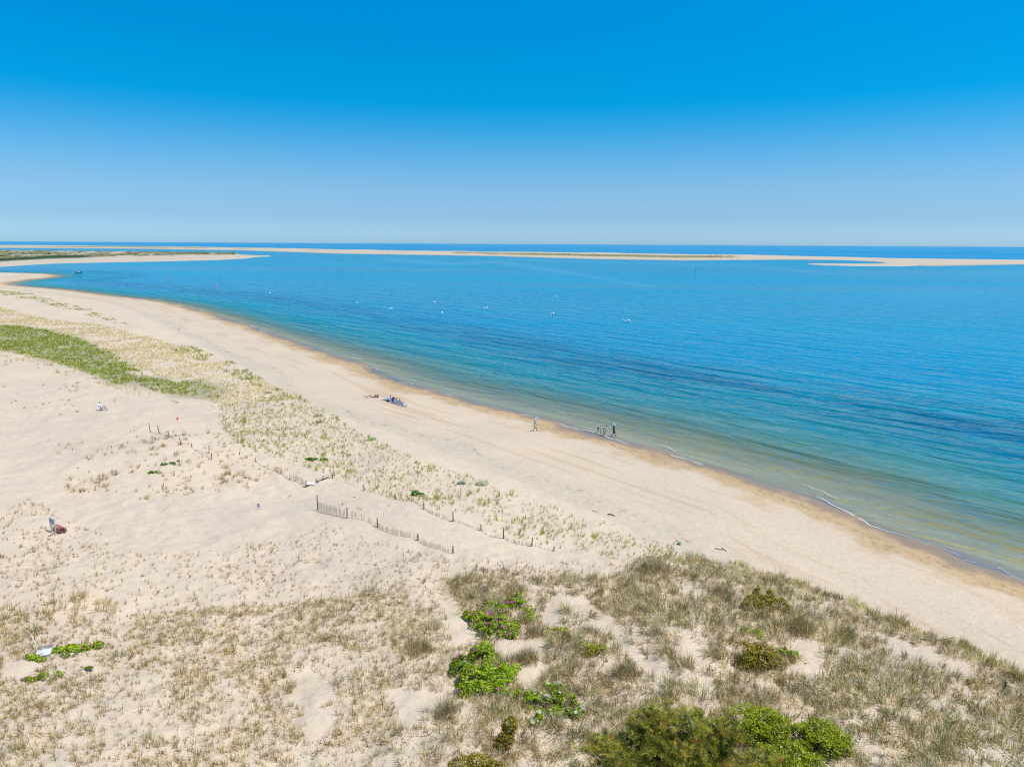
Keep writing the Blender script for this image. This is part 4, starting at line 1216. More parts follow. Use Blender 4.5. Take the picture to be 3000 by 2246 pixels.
snow_fence('fence of thin tall stakes on the farthest dune, almost wholly buried, near the seated person',
           [(441, 1267, 1.2, -.08), (467, 1270, 1.12, -.1), (494, 1283, .78, 0), (530, 1303, .85, -.08), (562, 1309, .42, 0), (621, 1346, .82, -.03)],
           [(.12, .12, .3), (.28, .3, .8), (.22, .10, .6), (.08, .05, .25), (.05, .5, .55)], messy=.5)
snow_fence('dark picket fence hidden in dense grass at the edge of the picture, above the beach',
           [(2941, 2024, .62, .05), (3003, 2050, .5, 0), (3070, 2085, .6, 0)], [(.52, .5, .9), (.5, .5, .9)], messy=.6)


def log(label, pts, rad, name='driftwood', cat='driftwood', mat='drift', group='driftwood pieces', z=.03):
    """pts in photo pixels, with a lift above the sand"""
    w = [Vector(spot(a, b)) + Vector((0, 0, c)) for a, b, c in pts]
    mb = MB()
    o0 = w[0] - Vector((0, 0, pts[0][2]))
    mb.tube([p - o0 for p in w], [rad * k for k in np.linspace(1, .55, len(w))], 7, (.2, .14, .1))
    o = mb.build(name, M[mat], None, True); o.location = o0
    return tag(o, label, cat, group)


# the fallen rail by the fence corner
def rail():
    A = Vector(spot(925, 1414)); B = Vector(spot(982, 1402))
    o = thing('fallen_rail', 'grey wooden rail with a thinner bar below, fallen beside the picket corner', 'rail', A, math.atan2(B.y - A.y, B.x - A.x))
    L = (B - A).length
    mb = MB(); mb.box((L / 2, 0, .42), (L, .14, .07), Matrix.Rotation(-.10, 3, 'Y')); mb.build('top_rail', M['greywood'], o)
    mb = MB(); mb.box((L / 2, .05, .14), (L * .98, .06, .05), Matrix.Rotation(-.04, 3, 'Y')); mb.build('lower_rail', M['drift'], o)
    for f in (.05, .38, .96):
        mb = MB(); mb.box((L * f, .02, .15 + f * .2), (.07, .07, .55)); mb.build('strut', M['drift'], o)
    x, y, z = spot(911, 1419)
    mb = MB(); mb.box((0, 0, .12), (.85, .42, .03), Matrix.Rotation(.3, 3, 'X') @ Matrix.Rotation(.1, 3, 'Y'))
    b = mb.build('white_board', M['white']); b.location = (x, y, z); b.rotation_euler = (0, 0, .2)
    tag(b, 'white board lying between the picket corner and the grey rail', 'board')


rail()
log('thin dark stick running low along the sand from the picket corner', [(888, 1427, .05), (905, 1425, .08), (920, 1419, .1), (935, 1417, .12)], .035)
log('grey half buried stick on bare sand, furthest from the picket corner', [(843, 1456, .02), (853, 1451, .04)], .03)
log('short dark plank on the sand in front of the two legged board', [(142, 1571, .03), (149, 1569, .06), (156, 1565, .05)], .05)
log('two crooked dark sticks at the beach edge, the pair seen past the dense dune', [(2095, 1606, .03), (2106, 1609, .05), (2116, 1611, .03)], .035)
log('forked dark stick lying behind the crooked pair at the beach edge', [(2114, 1606, .04), (2121, 1610, .05), (2128, 1615, .03)], .04)
log('dark curved log on the grey upper beach, near the thin sprigs', [(1780, 1507, .05), (1790, 1508, .08), (1802, 1512, .04)], .07)
log('long thin pale stick on the upper beach beside the dark curved log', [(1735, 1496, .03), (1752, 1500, .03)], .025)
log('small dark stick standing on the sparse shoots by the beach edge', [(1282, 1395, 0), (1284, 1392, .5)], .025)
log('arched dead branch among yellow shoots on the middle dune', [(1222, 1397, .02), (1228, 1394, .3), (1240, 1397, .25), (1252, 1400, .02)], .03)
log('thin wrack covered stick below the grassy beach lip', [(2720, 1876, .03), (2740, 1878, .05), (2798, 1867, .03)], .03)
log('dark stick on clean sand above the lowest picket fence', [(1034, 1455, .02), (1042, 1457, .03)], .03)
log('dark log in the straw grass behind the meadow', [(131, 970, .15), (142, 971, .15)], .22)


def stump_pile():
    x, y, z = spot(1095, 1165)
    o = thing('driftwood_snag', 'dark driftwood snag with two upright stumps and a low crooked limb', 'driftwood', (x, y, z), 0, 'driftwood pieces')
    for px in (1101, 1107):
        q = spot(px, 1164); mb = MB(); c = Vector(q) - Vector((x, y, z))
        mb.tube([c + Vector((0, 0, -.1)), c + Vector((.02, .02, .25)), c + Vector((.05, .03, .52))], [.13, .12, .10], 8); mb.build('stump', M['drift'], o)
    mb = MB(); mb.tube([(.75, -.02, .12), (.2, 0, .18), (-.4, .05, .15), (-.75, .1, .38), (-1.0, 0, .28), (-1.15, -.1, .02)], [.10, .09, .08, .07, .06, .05], 7)
    mb.tube([(-.1, .02, .17), (.05, .1, .38)], [.06, .04], 6); mb.tube([(-.6, .05, .28), (-.5, .1, .55)], [.04, .02], 6)
    mb.build('limb', M['drift'], o)
    log('thin crooked dead branch bent like a V beside the dark snag', [(1064, 1160, .02), (1069, 1163, .35), (1074, 1168, .05), (1076, 1164, .45)], .035)


stump_pile()


# ------------------------------------------------------------------ things on the sand
def posted_board():
    p1 = Vector(spot(163, 1562)); p2 = Vector(spot(153, 1556))
    d = (p2 - p1); d.z = 0; L = d.length; d.normalize()
    o = thing('notice_board', 'grey notice board on two weathered posts, a red slatted trap behind it', 'sign', p1, math.atan2(d.y, d.x))
    for s in (0, L):
        mb = MB(); mb.box((s, 0, .58), (.085, .085, 1.5)); mb.build('post', M['greywood'], o)
    mb = MB(); mb.box((L * .55, .058, 1.02), (L + .28, .025, .52)); b = mb.build('panel', mat_plain('board_face', (.42, .45, .53), .55, .08, 3), o)
    mb = MB(); mb.box((L * .55, .058, 1.292), (L + .30, .05, .022)); mb.build('top_edge', mat_plain('board_edge', (.62, .68, .72), .5, .05, 3), o)
    ink = mat_plain('faded_print', (.18, .19, .24), .6, .1, 4)
    for r, (w, hgt) in enumerate(((.86, .045), (.70, .02), (.8, .02), (.74, .02), (.66, .02))):
        x0 = L * .55 - (L + .2) * w / 2
        n = 5 + r % 3; mb = MB()
        for k in range(n):
            ww = (L + .2) * w / n
            mb.box((x0 + ww * (k + .5), .0725, 1.21 - .075 * r), (ww * 1.04, .003, hgt * rng.uniform(.55, 1.1)))
        mb.build('text_line', ink, b)
    return o


posted_board()


def trap():
    a = Vector(spot(166, 1549)); b = Vector(spot(183, 1561)); d = b - a; d.z = 0; L = 1.15
    o = thing('lobster_trap', 'red half round slatted wooden trap lying behind the notice board posts', 'trap', a, math.atan2(d.y, d.x))
    red = mat_plain('faded_red_paint', (.46, .10, .10), .7, .35, 9); R = .30
    for x in (.04, L / 2, L - .04):
        mb = MB(); mb.tube([(x, R * math.cos(t), .02 + R * 1.15 * math.sin(t)) for t in np.linspace(0, math.pi, 12)], .018, 6); mb.build('hoop', M['drift'], o)
    mb = MB()
    for t in np.linspace(.12, math.pi - .12, 9):
        mb.box((L / 2, (R + .025) * math.cos(t), .02 + (R + .025) * 1.15 * math.sin(t)), (L, .075, .016), Matrix.Rotation(t - math.pi / 2, 3, 'X'))
    mb.build('slats', red, o)
    mb = MB(); mb.box((L / 2, 0, .02), (L, R * 2, .025)); mb.build('floor_board', M['drift'], o)
    net = mat_plain('dark_net', (.03, .025, .02), .9, .3, 9)
    for x in (.03, L - .03):
        mb = MB()
        for t in np.linspace(.25, math.pi - .25, 7):
            mb.tube([(x, R * math.cos(t), .02 + R * 1.15 * math.sin(t)), (x + (.2 if x < .5 else -.2), .07 * math.cos(t), .16 + .07 * math.sin(t))], .006, 4)
        mb.build('netting', net, o)


trap()


def small_sign():
    x, y, z = spot(758, 1492)
    o = thing('small_notice', 'small pale notice between two short stakes on bare sand', 'sign', (x, y, z), -.45)
    for s in (-.13, .13):
        mb = MB(); mb.box((s, 0, .26), (.03, .03, .62)); mb.build('stake', M['wood'], o)
    mb = MB(); mb.box((0, -.024, .36), (.29, .015, .30)); p = mb.build('panel', mat_plain('notice_face', (.50, .48, .60), .5, .06, 4), o)
    mb = MB(); mb.box((0, -.024, .525), (.30, .03, .03)); mb.build('top_edge', M['post'], o)


small_sign()


def striped_panel():
    x, y, z = spot(128, 1916)
    o = thing('striped_panel', 'white and light blue striped panel in a grey frame, lying tilted on the sand', 'panel', (x, y, z + .10), .35)
    tilt = Matrix.Rotation(.16, 3, 'X')
    blue = mat_plain('sky_blue_cloth', (.10, .26, .62), .7, .1, 5); pale = mat_plain('pale_blue_cloth', (.46, .60, .78), .7, .08, 5)
    mb = MB(); pl = MB(); bl = MB()
    yy = -.30
    for i, (w, b) in enumerate([(.05, bl), (.11, mb), (.03, pl), (.12, mb), (.02, pl), (.13, mb), (.03, bl), (.06, mb), (.05, pl)]):
        b.box(tilt @ Vector((0, yy + w / 2, .01 + .002 * (i % 2))), (.72, w * .98, .03), tilt); yy += w
    c = mb.build('panel', M['white'], o)
    pl.build('pale_stripe', pale, c); bl.build('blue_stripe', blue, c)
    fr = MB()
    for s in (-.38, .38): fr.tube([tilt @ Vector((s, -.34, 0)), tilt @ Vector((s, .40, .02)), tilt @ Vector((s * .95, .52, .06))], .016, 6)
    fr.tube([tilt @ Vector((-.38, .46, .04)), tilt @ Vector((.38, .46, .04))], .016, 6)
    fr.tube([tilt @ Vector((-.36, .52, .08)), tilt @ Vector((.36, .52, .08))], .02, 6)
    fr.build('frame', mat_plain('grey_tube', (.45, .46, .50), .35, .1, 5, .6), o)
    k = MB(); k.box((.52, .10, -.02), (.20, .13, .05), Matrix.Rotation(.3, 3, 'Z')); k.build('pad', blue, o)
    x, y, z = spot(112, 1899)
    mb = MB(); mb.tube([(0, 0, -.2), (-.16, .02, .35), (-.36, .04, .92)], [.024, .022, .02], 8)
    p = mb.build('white_pole', M['white']); p.location = (x, y, z)
    tag(p, 'thin white pole leaning out of the sand behind the striped panel', 'pole')


striped_panel()


def cone():
    x, y, z = spot(519, 1229)
    o = thing('red_cone', 'small red cone tilted on bare sand between the seated person and the stakes', 'cone', (x, y, z - .02), 0)
    o.rotation_euler = (.0, .28, .3)
    red = mat_plain('red_plastic', (.52, .04, .06), .5, .1, 5)
    mb = MB(); mb.lathe([(.15, .03), (.135, .05), (.09, .25), (.035, .46), (.02, .47), (0, .472)], 12); mb.build('body', red, o, True)
    mb = MB(); mb.box((0, 0, .015), (.34, .34, .03)); mb.build('base', red, o)


cone()


def marker():
    x, y, z = spot(664.5, 1080)
    o = thing('marker_post', 'thin grey stake with a yellow orange diamond plate at its top, by the far shoots', 'marker', (x, y, z))
    mb = MB(); mb.tube([(0, 0, -.2), (0, 0, 1.5)], .03, 6); mb.build('stake', M['greywood'], o)
    mb = MB(); mb.box((0, -.045, 1.36), (.36, .02, .36), Matrix.Rotation(.785, 3, 'Y')); mb.build('plate', mat_plain('orange_paint', (.85, .38, .02), .5, .06, 5), o)
    x, y, z = spot(521, 979)
    o = thing('marker_stake', 'leaning thin stake with a small orange flag on the empty beach', 'marker', (x, y, z))
    mb = MB(); mb.tube([(0, 0, -.2), (.12, 0, .7), (.38, 0, 1.5)], .035, 6); mb.build('stake', M['wood'], o)
    mb = MB(); mb.box((.46, 0, 1.38), (.3, .015, .24), Matrix.Rotation(.2, 3, 'Y')); mb.build('flag', mat_plain('faded_orange', (.75, .30, .12), .6, .1, 5), o)


marker()


# ------------------------------------------------------------------ adirondack chairs
def chair(label, px, py, rz, mat, group=None, scale=1.0):
    x, y, z = spot(px, py)
    o = thing('beach_chair', label, 'chair', (x, y, z), rz, group); o.scale = (scale,) * 3
    mb = MB()
    for i in range(6):                          # seat slats, low at the back
        f = i / 5
        mb.box((-.14 + .52 * f, 0, .22 + .14 * f), (.085, .54, .02), Matrix.Rotation(-.26, 3, 'Y'))
    mb.build('seat', mat, o)
    mb = MB()
    for j in range(7):                          # fan of back slats, tallest in the middle
        s = j - 3; L = .92 - .035 * s * s
        a = Vector((-.16, s * .072, .20)); b = Vector((-.16 - L * .42, s * .092, .20 + L * .90))
        d = (b - a).normalized(); sd = Vector((0, 1, 0)); sd = (sd - d * sd.dot(d)).normalized()
        R = Matrix((d.cross(sd) * -1, sd, d)).transposed()
        mb.box((a + b) / 2, (.018, .068, L), R)
    for h in (.3, .62): mb.box((-.17 - h * .42 - .02, 0, .2 + h * .9), (.02, .52, .06), Matrix.Rotation(-.43, 3, 'Y'))
    mb.build('backrest', mat, o)
    for s in (-1, 1):
        mb = MB(); mb.box((.10, s * .33, .53), (.74, .13, .025)); mb.build('armrest', mat, o)
        mb = MB(); mb.box((.36, s * .29, .26), (.09, .03, .52)); mb.build('leg', mat, o)
        mb = MB(); mb.box((-.08, s * .27, .16), (1.02, .028, .11), Matrix.Rotation(-.27, 3, 'Y')); mb.build('leg', mat, o)
    return o


G_CH = 'grey chairs in a row facing the water'
CH = [(1132, 1172, 'grey slatted beach chair, empty, first in the row on the side of the driftwood snag'), (1141, 1174, 'grey slatted beach chair, empty, second in the row from the driftwood snag'),
      (1149, 1177, 'grey slatted beach chair holding the person in a white shirt'), (1158, 1180.5, 'grey slatted beach chair, empty, behind the person in bright blue'),
      (1166, 1184, 'grey slatted beach chair holding the person in a yellow cap'), (1176, 1187.5, 'grey slatted beach chair holding the bareheaded person in pale blue'),
      (1186, 1191, 'grey slatted beach chair, empty, last in the row, towards the walkers')]
CH_RZ = .45
for px, py, lab in CH: chair(lab, px, py, CH_RZ + rng.normal(0, .1), M['chairgrey'], G_CH, .92)
chair('white slatted beach chair alone on open sand below the meadow', 299, 1201, -.12, M['white'])


# ------------------------------------------------------------------ people
def remeshed(name, mb, voxel, colour_fn=None, smooth=2):
    me = mb.mesh(name)
    ob = bpy.data.objects.new(name, me); COL.objects.link(ob)
    md = ob.modifiers.new('r', 'REMESH'); md.mode = 'VOXEL'; md.voxel_size = voxel; md.use_smooth_shade = True
    if smooth:
        sm = ob.modifiers.new('s', 'SMOOTH'); sm.iterations = smooth; sm.factor = .4
    dg = bpy.context.evaluated_depsgraph_get()
    out = bpy.data.meshes.new_from_object(ob.evaluated_get(dg))
    bpy.data.objects.remove(ob); bpy.data.meshes.remove(me)
    out.name = name
    n = len(out.vertices); co = np.empty(n * 3, np.float32); out.vertices.foreach_get('co', co); co = co.reshape(-1, 3)
    c = colour_fn(co) if colour_fn else np.full((n, 3), .5)
    if 'col' in out.attributes: out.attributes.remove(out.attributes['col'])
    out.attributes.new('col', 'FLOAT_COLOR', 'POINT').data.foreach_set('color', np.hstack([c, np.ones((n, 1))]).astype(np.float32).ravel())
    return out


def bone(mb, a, b, ra, rb, n=10):
    a, b = Vector(a), Vector(b)
    mb.tube([a, a.lerp(b, .5), b], [ra, (ra + rb) / 2, rb], n); mb.ball(a, ra, n, 6); mb.ball(b, rb, n, 6)


def pose(kind):
    """joints of a 1.70 m figure that faces +x"""
    J = dict(pel=(0, 0, .93), wst=(0, 0, 1.08), che=(.0, 0, 1.30), nek=(.01, 0, 1.45), hed=(.035, 0, 1.585))
    J.update(shL=(0, .19, 1.40), shR=(0, -.19, 1.40), elL=(.06, .25, 1.12), elR=(-.10, -.25, 1.13), wrL=(.20, .24, .90), wrR=(-.10, -.25, .87))
    J.update(hpL=(0, .095, .91), hpR=(0, -.095, .91), knL=(.10, .10, .50), knR=(.06, -.10, .50), anL=(.02, .10, .08), anR=(.22, -.10, .09), toL=(.20, .11, .035), toR=(.40, -.11, .06))
    if kind == 'walk':
        J.update(knL=(.03, .10, .49), anL=(-.26, .10, .15), toL=(-.11, .11, .035), knR=(.17, -.10, .51), anR=(.24, -.10, .09), toR=(.43, -.11, .05))
    if kind == 'wade':          # bent forward, looking down, front knee lifted
        J.update(wst=(.05, 0, 1.07), che=(.16, 0, 1.27), nek=(.26, 0, 1.39), hed=(.36, 0, 1.49), shL=(.18, .19, 1.35), shR=(.18, -.19, 1.35), elL=(.22, .24, 1.07), elR=(.16, -.24, 1.08),
                 wrL=(.36, .20, .88), wrR=(.28, -.22, .86), knL=(.02, .10, .49), anL=(-.06, .10, .08), toL=(.12, .11, .03), knR=(.34, -.10, .62), anR=(.16, -.10, .28), toR=(.32, -.11, .17))
    if kind == 'sit':
        J.update(pel=(-.04, 0, .40), wst=(-.12, 0, .53), che=(-.22, 0, .74), nek=(-.26, 0, .90), hed=(-.25, 0, 1.04), shL=(-.24, .19, .84), shR=(-.24, -.19, .84), elL=(-.10, .30, .62), elR=(-.10, -.30, .62),
                 wrL=(.15, .29, .60), wrR=(.15, -.29, .60), hpL=(-.02, .10, .40), hpR=(-.02, -.10, .40), knL=(.42, .13, .52), knR=(.42, -.12, .50), anL=(.72, .15, .12), anR=(.78, -.14, .10), toL=(.90, .17, .13), toR=(.96, -.15, .12))
    if kind == 'crouch':
        J.update(pel=(-.12, 0, .42), wst=(-.06, 0, .56), che=(.06, 0, .76), nek=(.15, 0, .90), hed=(.22, 0, 1.02), shL=(.08, .19, .85), shR=(.08, -.19, .85), elL=(.26, .22, .62), elR=(.26, -.22, .62),
                 wrL=(.40, .16, .44), wrR=(.40, -.16, .44), hpL=(-.10, .10, .40), hpR=(-.10, -.10, .40), knL=(.30, .16, .50), knR=(.26, -.14, .46), anL=(.06, .13, .08), anR=(.02, -.12, .08), toL=(.24, .15, .03), toR=(.20, -.13, .03))
    return {k: Vector(v) for k, v in J.items()}


def person(label, loc, rz, hgt, kind, skin, top, bottom, hat=None, hair=(.10, .06, .035), shoe=None, long_hair=False, short=.62, sleeve=.6, child=False, group=None, waist=None):
    o = thing('person', label, 'person', loc, rz, group)
    s = hgt / 1.70; o.scale = (s, s, s)
    J = pose(kind); fem = 1.0
    hk = 1.28 if child else 1.0
    mb = MB()
    bone(mb, J['pel'], J['wst'], .125, .115); bone(mb, J['wst'], J['che'], .115, .14); bone(mb, J['che'], J['nek'], .13, .06)
    bone(mb, J['nek'], J['hed'], .052, .055)
    bone(mb, J['shL'], J['shR'], .065, .065); bone(mb, J['hpL'], J['hpR'], .105, .105)
    mb.ball(J['hed'] + Vector((0, 0, .02)), (.098 * hk, .078 * hk, .118 * hk), 14, 10)
    mb.ball(J['hed'] + Vector((.03, 0, -.06 * hk)), (.055 * hk, .055 * hk, .05 * hk), 10, 7)
    fx = .095 * hk
    mb.ball(J['hed'] + Vector((fx + .008, 0, -.002)), (.020, .014, .022), 8, 6)
    for d in (-1, 1): mb.ball(J['hed'] + Vector((-.008, d * .08 * hk, .0)), (.022, .012, .032), 8, 6)
    for d in 'LR':
        g = 1 if d == 'L' else -1
        bone(mb, J['sh' + d], J['el' + d], .05, .038); bone(mb, J['el' + d], J['wr' + d], .038, .026)
        bone(mb, J['hp' + d], J['kn' + d], .088, .056); bone(mb, J['kn' + d], J['an' + d], .055, .034)
        bone(mb, J['an' + d] + Vector((-.03, 0, -.02)), J['to' + d], .036, .026)
        w = (J['wr' + d] - J['el' + d]).normalized(); side = Vector((0, g, 0)); side = (side - w * side.dot(w)).normalized(); fw = side.cross(w) * g
        pc = J['wr' + d] + w * .05
        bone(mb, J['wr' + d], pc, .024, .026)
        for k in range(4):                      # four fingers, gently curled, and a thumb from the side of the palm
            b0 = pc + fw * (.026 - .0175 * k) + w * .02
            ln = (.068, .076, .072, .056)[k]
            m0 = b0 + w * ln * .5 - side * .008; t0 = m0 + w * ln * .4 - side * .022
            bone(mb, b0, m0, .0095, .0088, 6); bone(mb, m0, t0, .0088, .0072, 6)
        tb = J['wr' + d] + w * .03 + fw * .022; tm = tb + w * .03 + fw * .025
        bone(mb, tb, tm, .0115, .0095, 6); bone(mb, tm, tm + w * .026 + fw * .004, .0095, .008, 6)
    sk = np.array(skin); eyes = [J['hed'] + Vector((fx * .93, d * .033 * hk, .022)) for d in (-1, 1)]; mouth = J['hed'] + Vector((fx * .9, 0, -.058 * hk))

    def skin_col(co):
        c = np.tile(sk, (len(co), 1))
        for e in eyes: c[np.linalg.norm(co - np.array(e), axis=1) < .016] = (.03, .02, .02)
        dm = np.abs(co - np.array(mouth)); c[(dm[:, 1] < .025) & (dm[:, 2] < .009) & (dm[:, 0] < .04)] = sk * (.8, .45, .42)
        if shoe is not None:
            for d in 'LR':
                c[(np.linalg.norm(co - np.array(J['to' + d]), axis=1) < .17) & (co[:, 2] < J['an' + d].z + .03)] = shoe
        return c
    link('body', remeshed('body', mb, .0085, skin_col), M['vcol'], o)
    # clothing follows the limbs, a little wider
    e = .016
    cb = MB()
    bone(cb, J['pel'].lerp(J['wst'], .35), J['wst'], .125 + e, .118 + e); bone(cb, J['wst'], J['che'], .12 + e, .143 + e); bone(cb, J['che'], J['nek'].lerp(J['che'], .35), .135 + e, .10)
    bone(cb, J['shL'], J['shR'], .068 + e * .7, .068 + e * .7)
    if sleeve > 0:
        for d in 'LR':
            f = J['sh' + d].lerp(J['el' + d], min(sleeve, 1)); bone(cb, J['sh' + d], f, .055 + e, .046 + e)
            if sleeve > 1: bone(cb, J['el' + d], J['el' + d].lerp(J['wr' + d], sleeve - 1), .045 + e * .8, .034 + e * .8)
    tc = np.array(top); wc = None if waist is None else np.array(waist)
    zc = (J['wst'].z + J['che'].z) / 2 - .03

    def top_col(co):
        c = np.tile(tc, (len(co), 1))
        if wc is not None: c[(co[:, 2] < zc) & (np.abs(co[:, 1]) < .2)] = wc
        return c
    link('shirt', remeshed('shirt', cb, .014, top_col), M['vcol'], o)
    cb = MB()
    bone(cb, J['pel'], J['pel'].lerp(J['wst'], .5), .132 + e, .122 + e); bone(cb, J['hpL'], J['hpR'], .112 + e, .112 + e)
    for d in 'LR': bone(cb, J['hp' + d], J['hp' + d].lerp(J['kn' + d], short), .095 + e, .072 + e * 1.3)
    link('shorts', remeshed('shorts', cb, .014, lambda co: np.tile(np.array(bottom), (len(co), 1))), M['vcol'], o)
    hb = MB(); H = J['hed'] + Vector((0, 0, .02))
    hb.ball(H + Vector((-.022, 0, .022)), (.098 * hk, .088 * hk, .112 * hk), 14, 9, hair)
    if long_hair: hb.ball(H + Vector((-.07, 0, -.07)), (.045, .075, .11), 10, 7, hair)
    hm = remeshed('hair', hb, .012, lambda co: np.tile(np.array(hair), (len(co), 1)))
    link('hair', hm, M['vcol'], o)
    if hat is not None:
        hb = MB()
        hb.lathe([(.112 * hk, .0), (.112 * hk, .03), (.10 * hk, .085), (.065 * hk, .118), (0, .126)], 16, hat, H + Vector((-.012, 0, .045 * hk)))
        hb.lathe([(.10 * hk, .004), (.112 * hk, .004), (.112 * hk, .012)], 16, hat, H + Vector((-.012, 0, .042 * hk)))
        q = [H + Vector((-.012 + math.cos(t) * .108 * hk, math.sin(t) * .108 * hk, .048 * hk)) for t in np.linspace(-1.15, 1.15, 9)]
        r = [H + Vector((-.012 + .108 * hk * math.cos(t) + .085 * math.cos(t * .5), math.sin(t) * .10 * hk, .030 * hk)) for t in np.linspace(-1.15, 1.15, 9)]
        vs = q + r + [v + Vector((0, 0, .012)) for v in q + r]
        fs = []
        for k in range(8):
            fs += [(k, k + 1, k + 10, k + 9), (k + 18, k + 27, k + 28, k + 19), (k + 9, k + 10, k + 28, k + 27)]
        hb.add(vs, fs, hat)
        hb.build('cap', M['vcol'], o, True)
    return o


def lvl(px, py):
    x, y, z = spot(px, py)
    return (x, y, z)


SK = s2l(205, 150, 118, .62); SK2 = s2l(168, 112, 84, .6); SK3 = s2l(222, 168, 140, .62)
person('person walking on damp sand in white cap, light blue top, pink waist and white shorts', lvl(1567, 1262.5), .05, 1.68, 'walk', SK2, s2l(168, 198, 232, .7), s2l(236, 230, 244, .7),
       hat=(.8, .8, .8), shoe=None, waist=s2l(216, 70, 120, .7), sleeve=1.5)
person('child wading in white cap, navy top and bright blue shorts', lvl(1752, 1267.5), .1, 1.14, 'stand', SK, s2l(22, 40, 84, .7), s2l(40, 100, 190, .7), hat=(.8, .8, .82), child=True, sleeve=1.6)
person('toddler in a pale top and grey shorts wading close beside the bending woman', lvl(1759.5, 1274), .2, .98, 'stand', SK, s2l(226, 224, 222, .7), s2l(150, 160, 160, .7), hair=s2l(160, 100, 60, .6), child=True)
person('woman with brown hair bending forward as she wades, white top and pink white shorts', lvl(1768, 1274.5), .05, 1.62, 'wade', SK2, s2l(226, 236, 228, .72), s2l(236, 214, 232, .72), hair=s2l(110, 66, 56, .6), sleeve=0, short=.35,
       long_hair=True)
person('man wading ahead in white cap, dark teal shirt and black shorts', lvl(1797.5, 1276), .05, 1.76, 'walk', SK2, s2l(50, 84, 104, .7), (.012, .012, .02), hat=(.82, .82, .85), sleeve=.75, short=.8)
x, y, z = spot(299, 1201)
person('person in white shirt and blue shoes reclining in the white beach chair', (x + .03, y, z + .02), -.12, 1.72, 'sit', SK3, s2l(238, 242, 244, .72), s2l(214, 222, 214, .66), hair=s2l(120, 70, 60, .6), shoe=s2l(110, 150, 220, .7), sleeve=.8,
       group=None)
CP = [(2, 'person with reddish hair and white shirt seated in the row of grey chairs', SK3, s2l(226, 226, 226, .7), s2l(130, 136, 160, .7), None, s2l(190, 110, 60, .7)),
      (4, 'person in a yellow cap seated in the row of grey chairs', SK2, s2l(190, 194, 210, .7), s2l(120, 84, 90, .7), s2l(252, 200, 10, .85), (.06, .03, .02)),
      (5, 'bareheaded person in a pale blue shirt seated next to the last grey chair', SK3, s2l(170, 190, 222, .7), s2l(150, 160, 190, .7), None, s2l(196, 140, 110, .6))]
for ci, lab, sk, tp, bt, ht, hr in CP:
    x, y, z = spot(*CH[ci][:2])
    person(lab, (x + .02, y + .01, z + .02), CH_RZ, 1.68, 'sit', sk, tp, bt, hat=ht, hair=hr, sleeve=.8)
person('person crouching before the grey chairs in white cap, navy top and bright blue trousers', lvl(1152, 1181), 1.2, 1.75, 'crouch', SK, s2l(30, 34, 60, .7), s2l(16, 96, 232, .8), hat=(.8, .8, .84), sleeve=1.4, short=1.0)


def bag():
    x, y, z = spot(1136, 1176)
    mb = MB(); mb.box((0, 0, .13), (.52, .26, .26), None, None, .3)
    o = thing('beach_bag', 'low dark bag on the sand before the empty grey chairs', 'bag', (x, y, z), .4)
    b = mb.build('body', mat_plain('dark_canvas', (.03, .035, .03), .8, .2, 8), o)
    mb = MB(); mb.tube([(-.16, 0, .24), (-.1, 0, .36), (.1, 0, .36), (.16, 0, .24)], .014, 6); mb.build('handle', mat_plain('dark_strap', (.04, .04, .04), .8, .2, 8), o)


bag()

# ------------------------------------------------------------------ floats on the water
def afloat(px, py):
    p = far_pts([(px, py)])[0]
    return float(p[0]), float(p[1]), 0.0


def buoy(px, py, label, tail=0, kind='ball', colr=None, group='white mooring buoys', sc=1.0):
    x, y, z = afloat(px, py)
    o = thing('mooring_buoy' if kind == 'ball' else 'channel_buoy', label, 'buoy', (x, y, z), rng.uniform(-.2, .2), group); o.scale = (sc * 1.1 if kind == 'ball' else sc,) * 3
    if kind == 'ball':
        mb = MB(); mb.lathe([(0, -.16), (.25, -.12), (.34, .06), (.345, .22), (.28, .40), (.15, .52), (0, .55)], 14); mb.build('body', M['white'], o, True)
        mb = MB(); mb.lathe([(.343, .10), (.356, .11), (.356, .17), (.345, .18)], 14); mb.build('band', M['bluestripe'], o, True)
        mb = MB(); mb.tube([(0, 0, .53), (0, 0, .62)], .03, 6); mb.build('eye', M['greywood'], o)
        if tail:
            mb = MB(); mb.tube([(-.4, 0, .04), (-.7, .03, .08), (-.4 - tail * .8, .05, .12), (-.4 - tail, .06, .16)], [.04, .10, .13, .06], 8); mb.build('pickup_float', M['white'], o, True)
    else:
        mm = mat_plain('buoy_paint', colr, .5, .08, 4)
        prof = [(0, -.2), (.36, -.15), (.38, .1), (.36, .15), (.26, .2)]
        prof += [(.20, .9), (.06, 1.15), (0, 1.17)] if kind == 'nun' else [(.27, 1.05), (.25, 1.08), (0, 1.09)]
        mb = MB(); mb.lathe(prof, 12); mb.build('body', mm, o, True)
        mb = MB(); mb.lathe([(.40, .0), (.44, .03), (.44, .12), (.39, .14)], 12); mb.build('collar', mm, o, True)
    return o


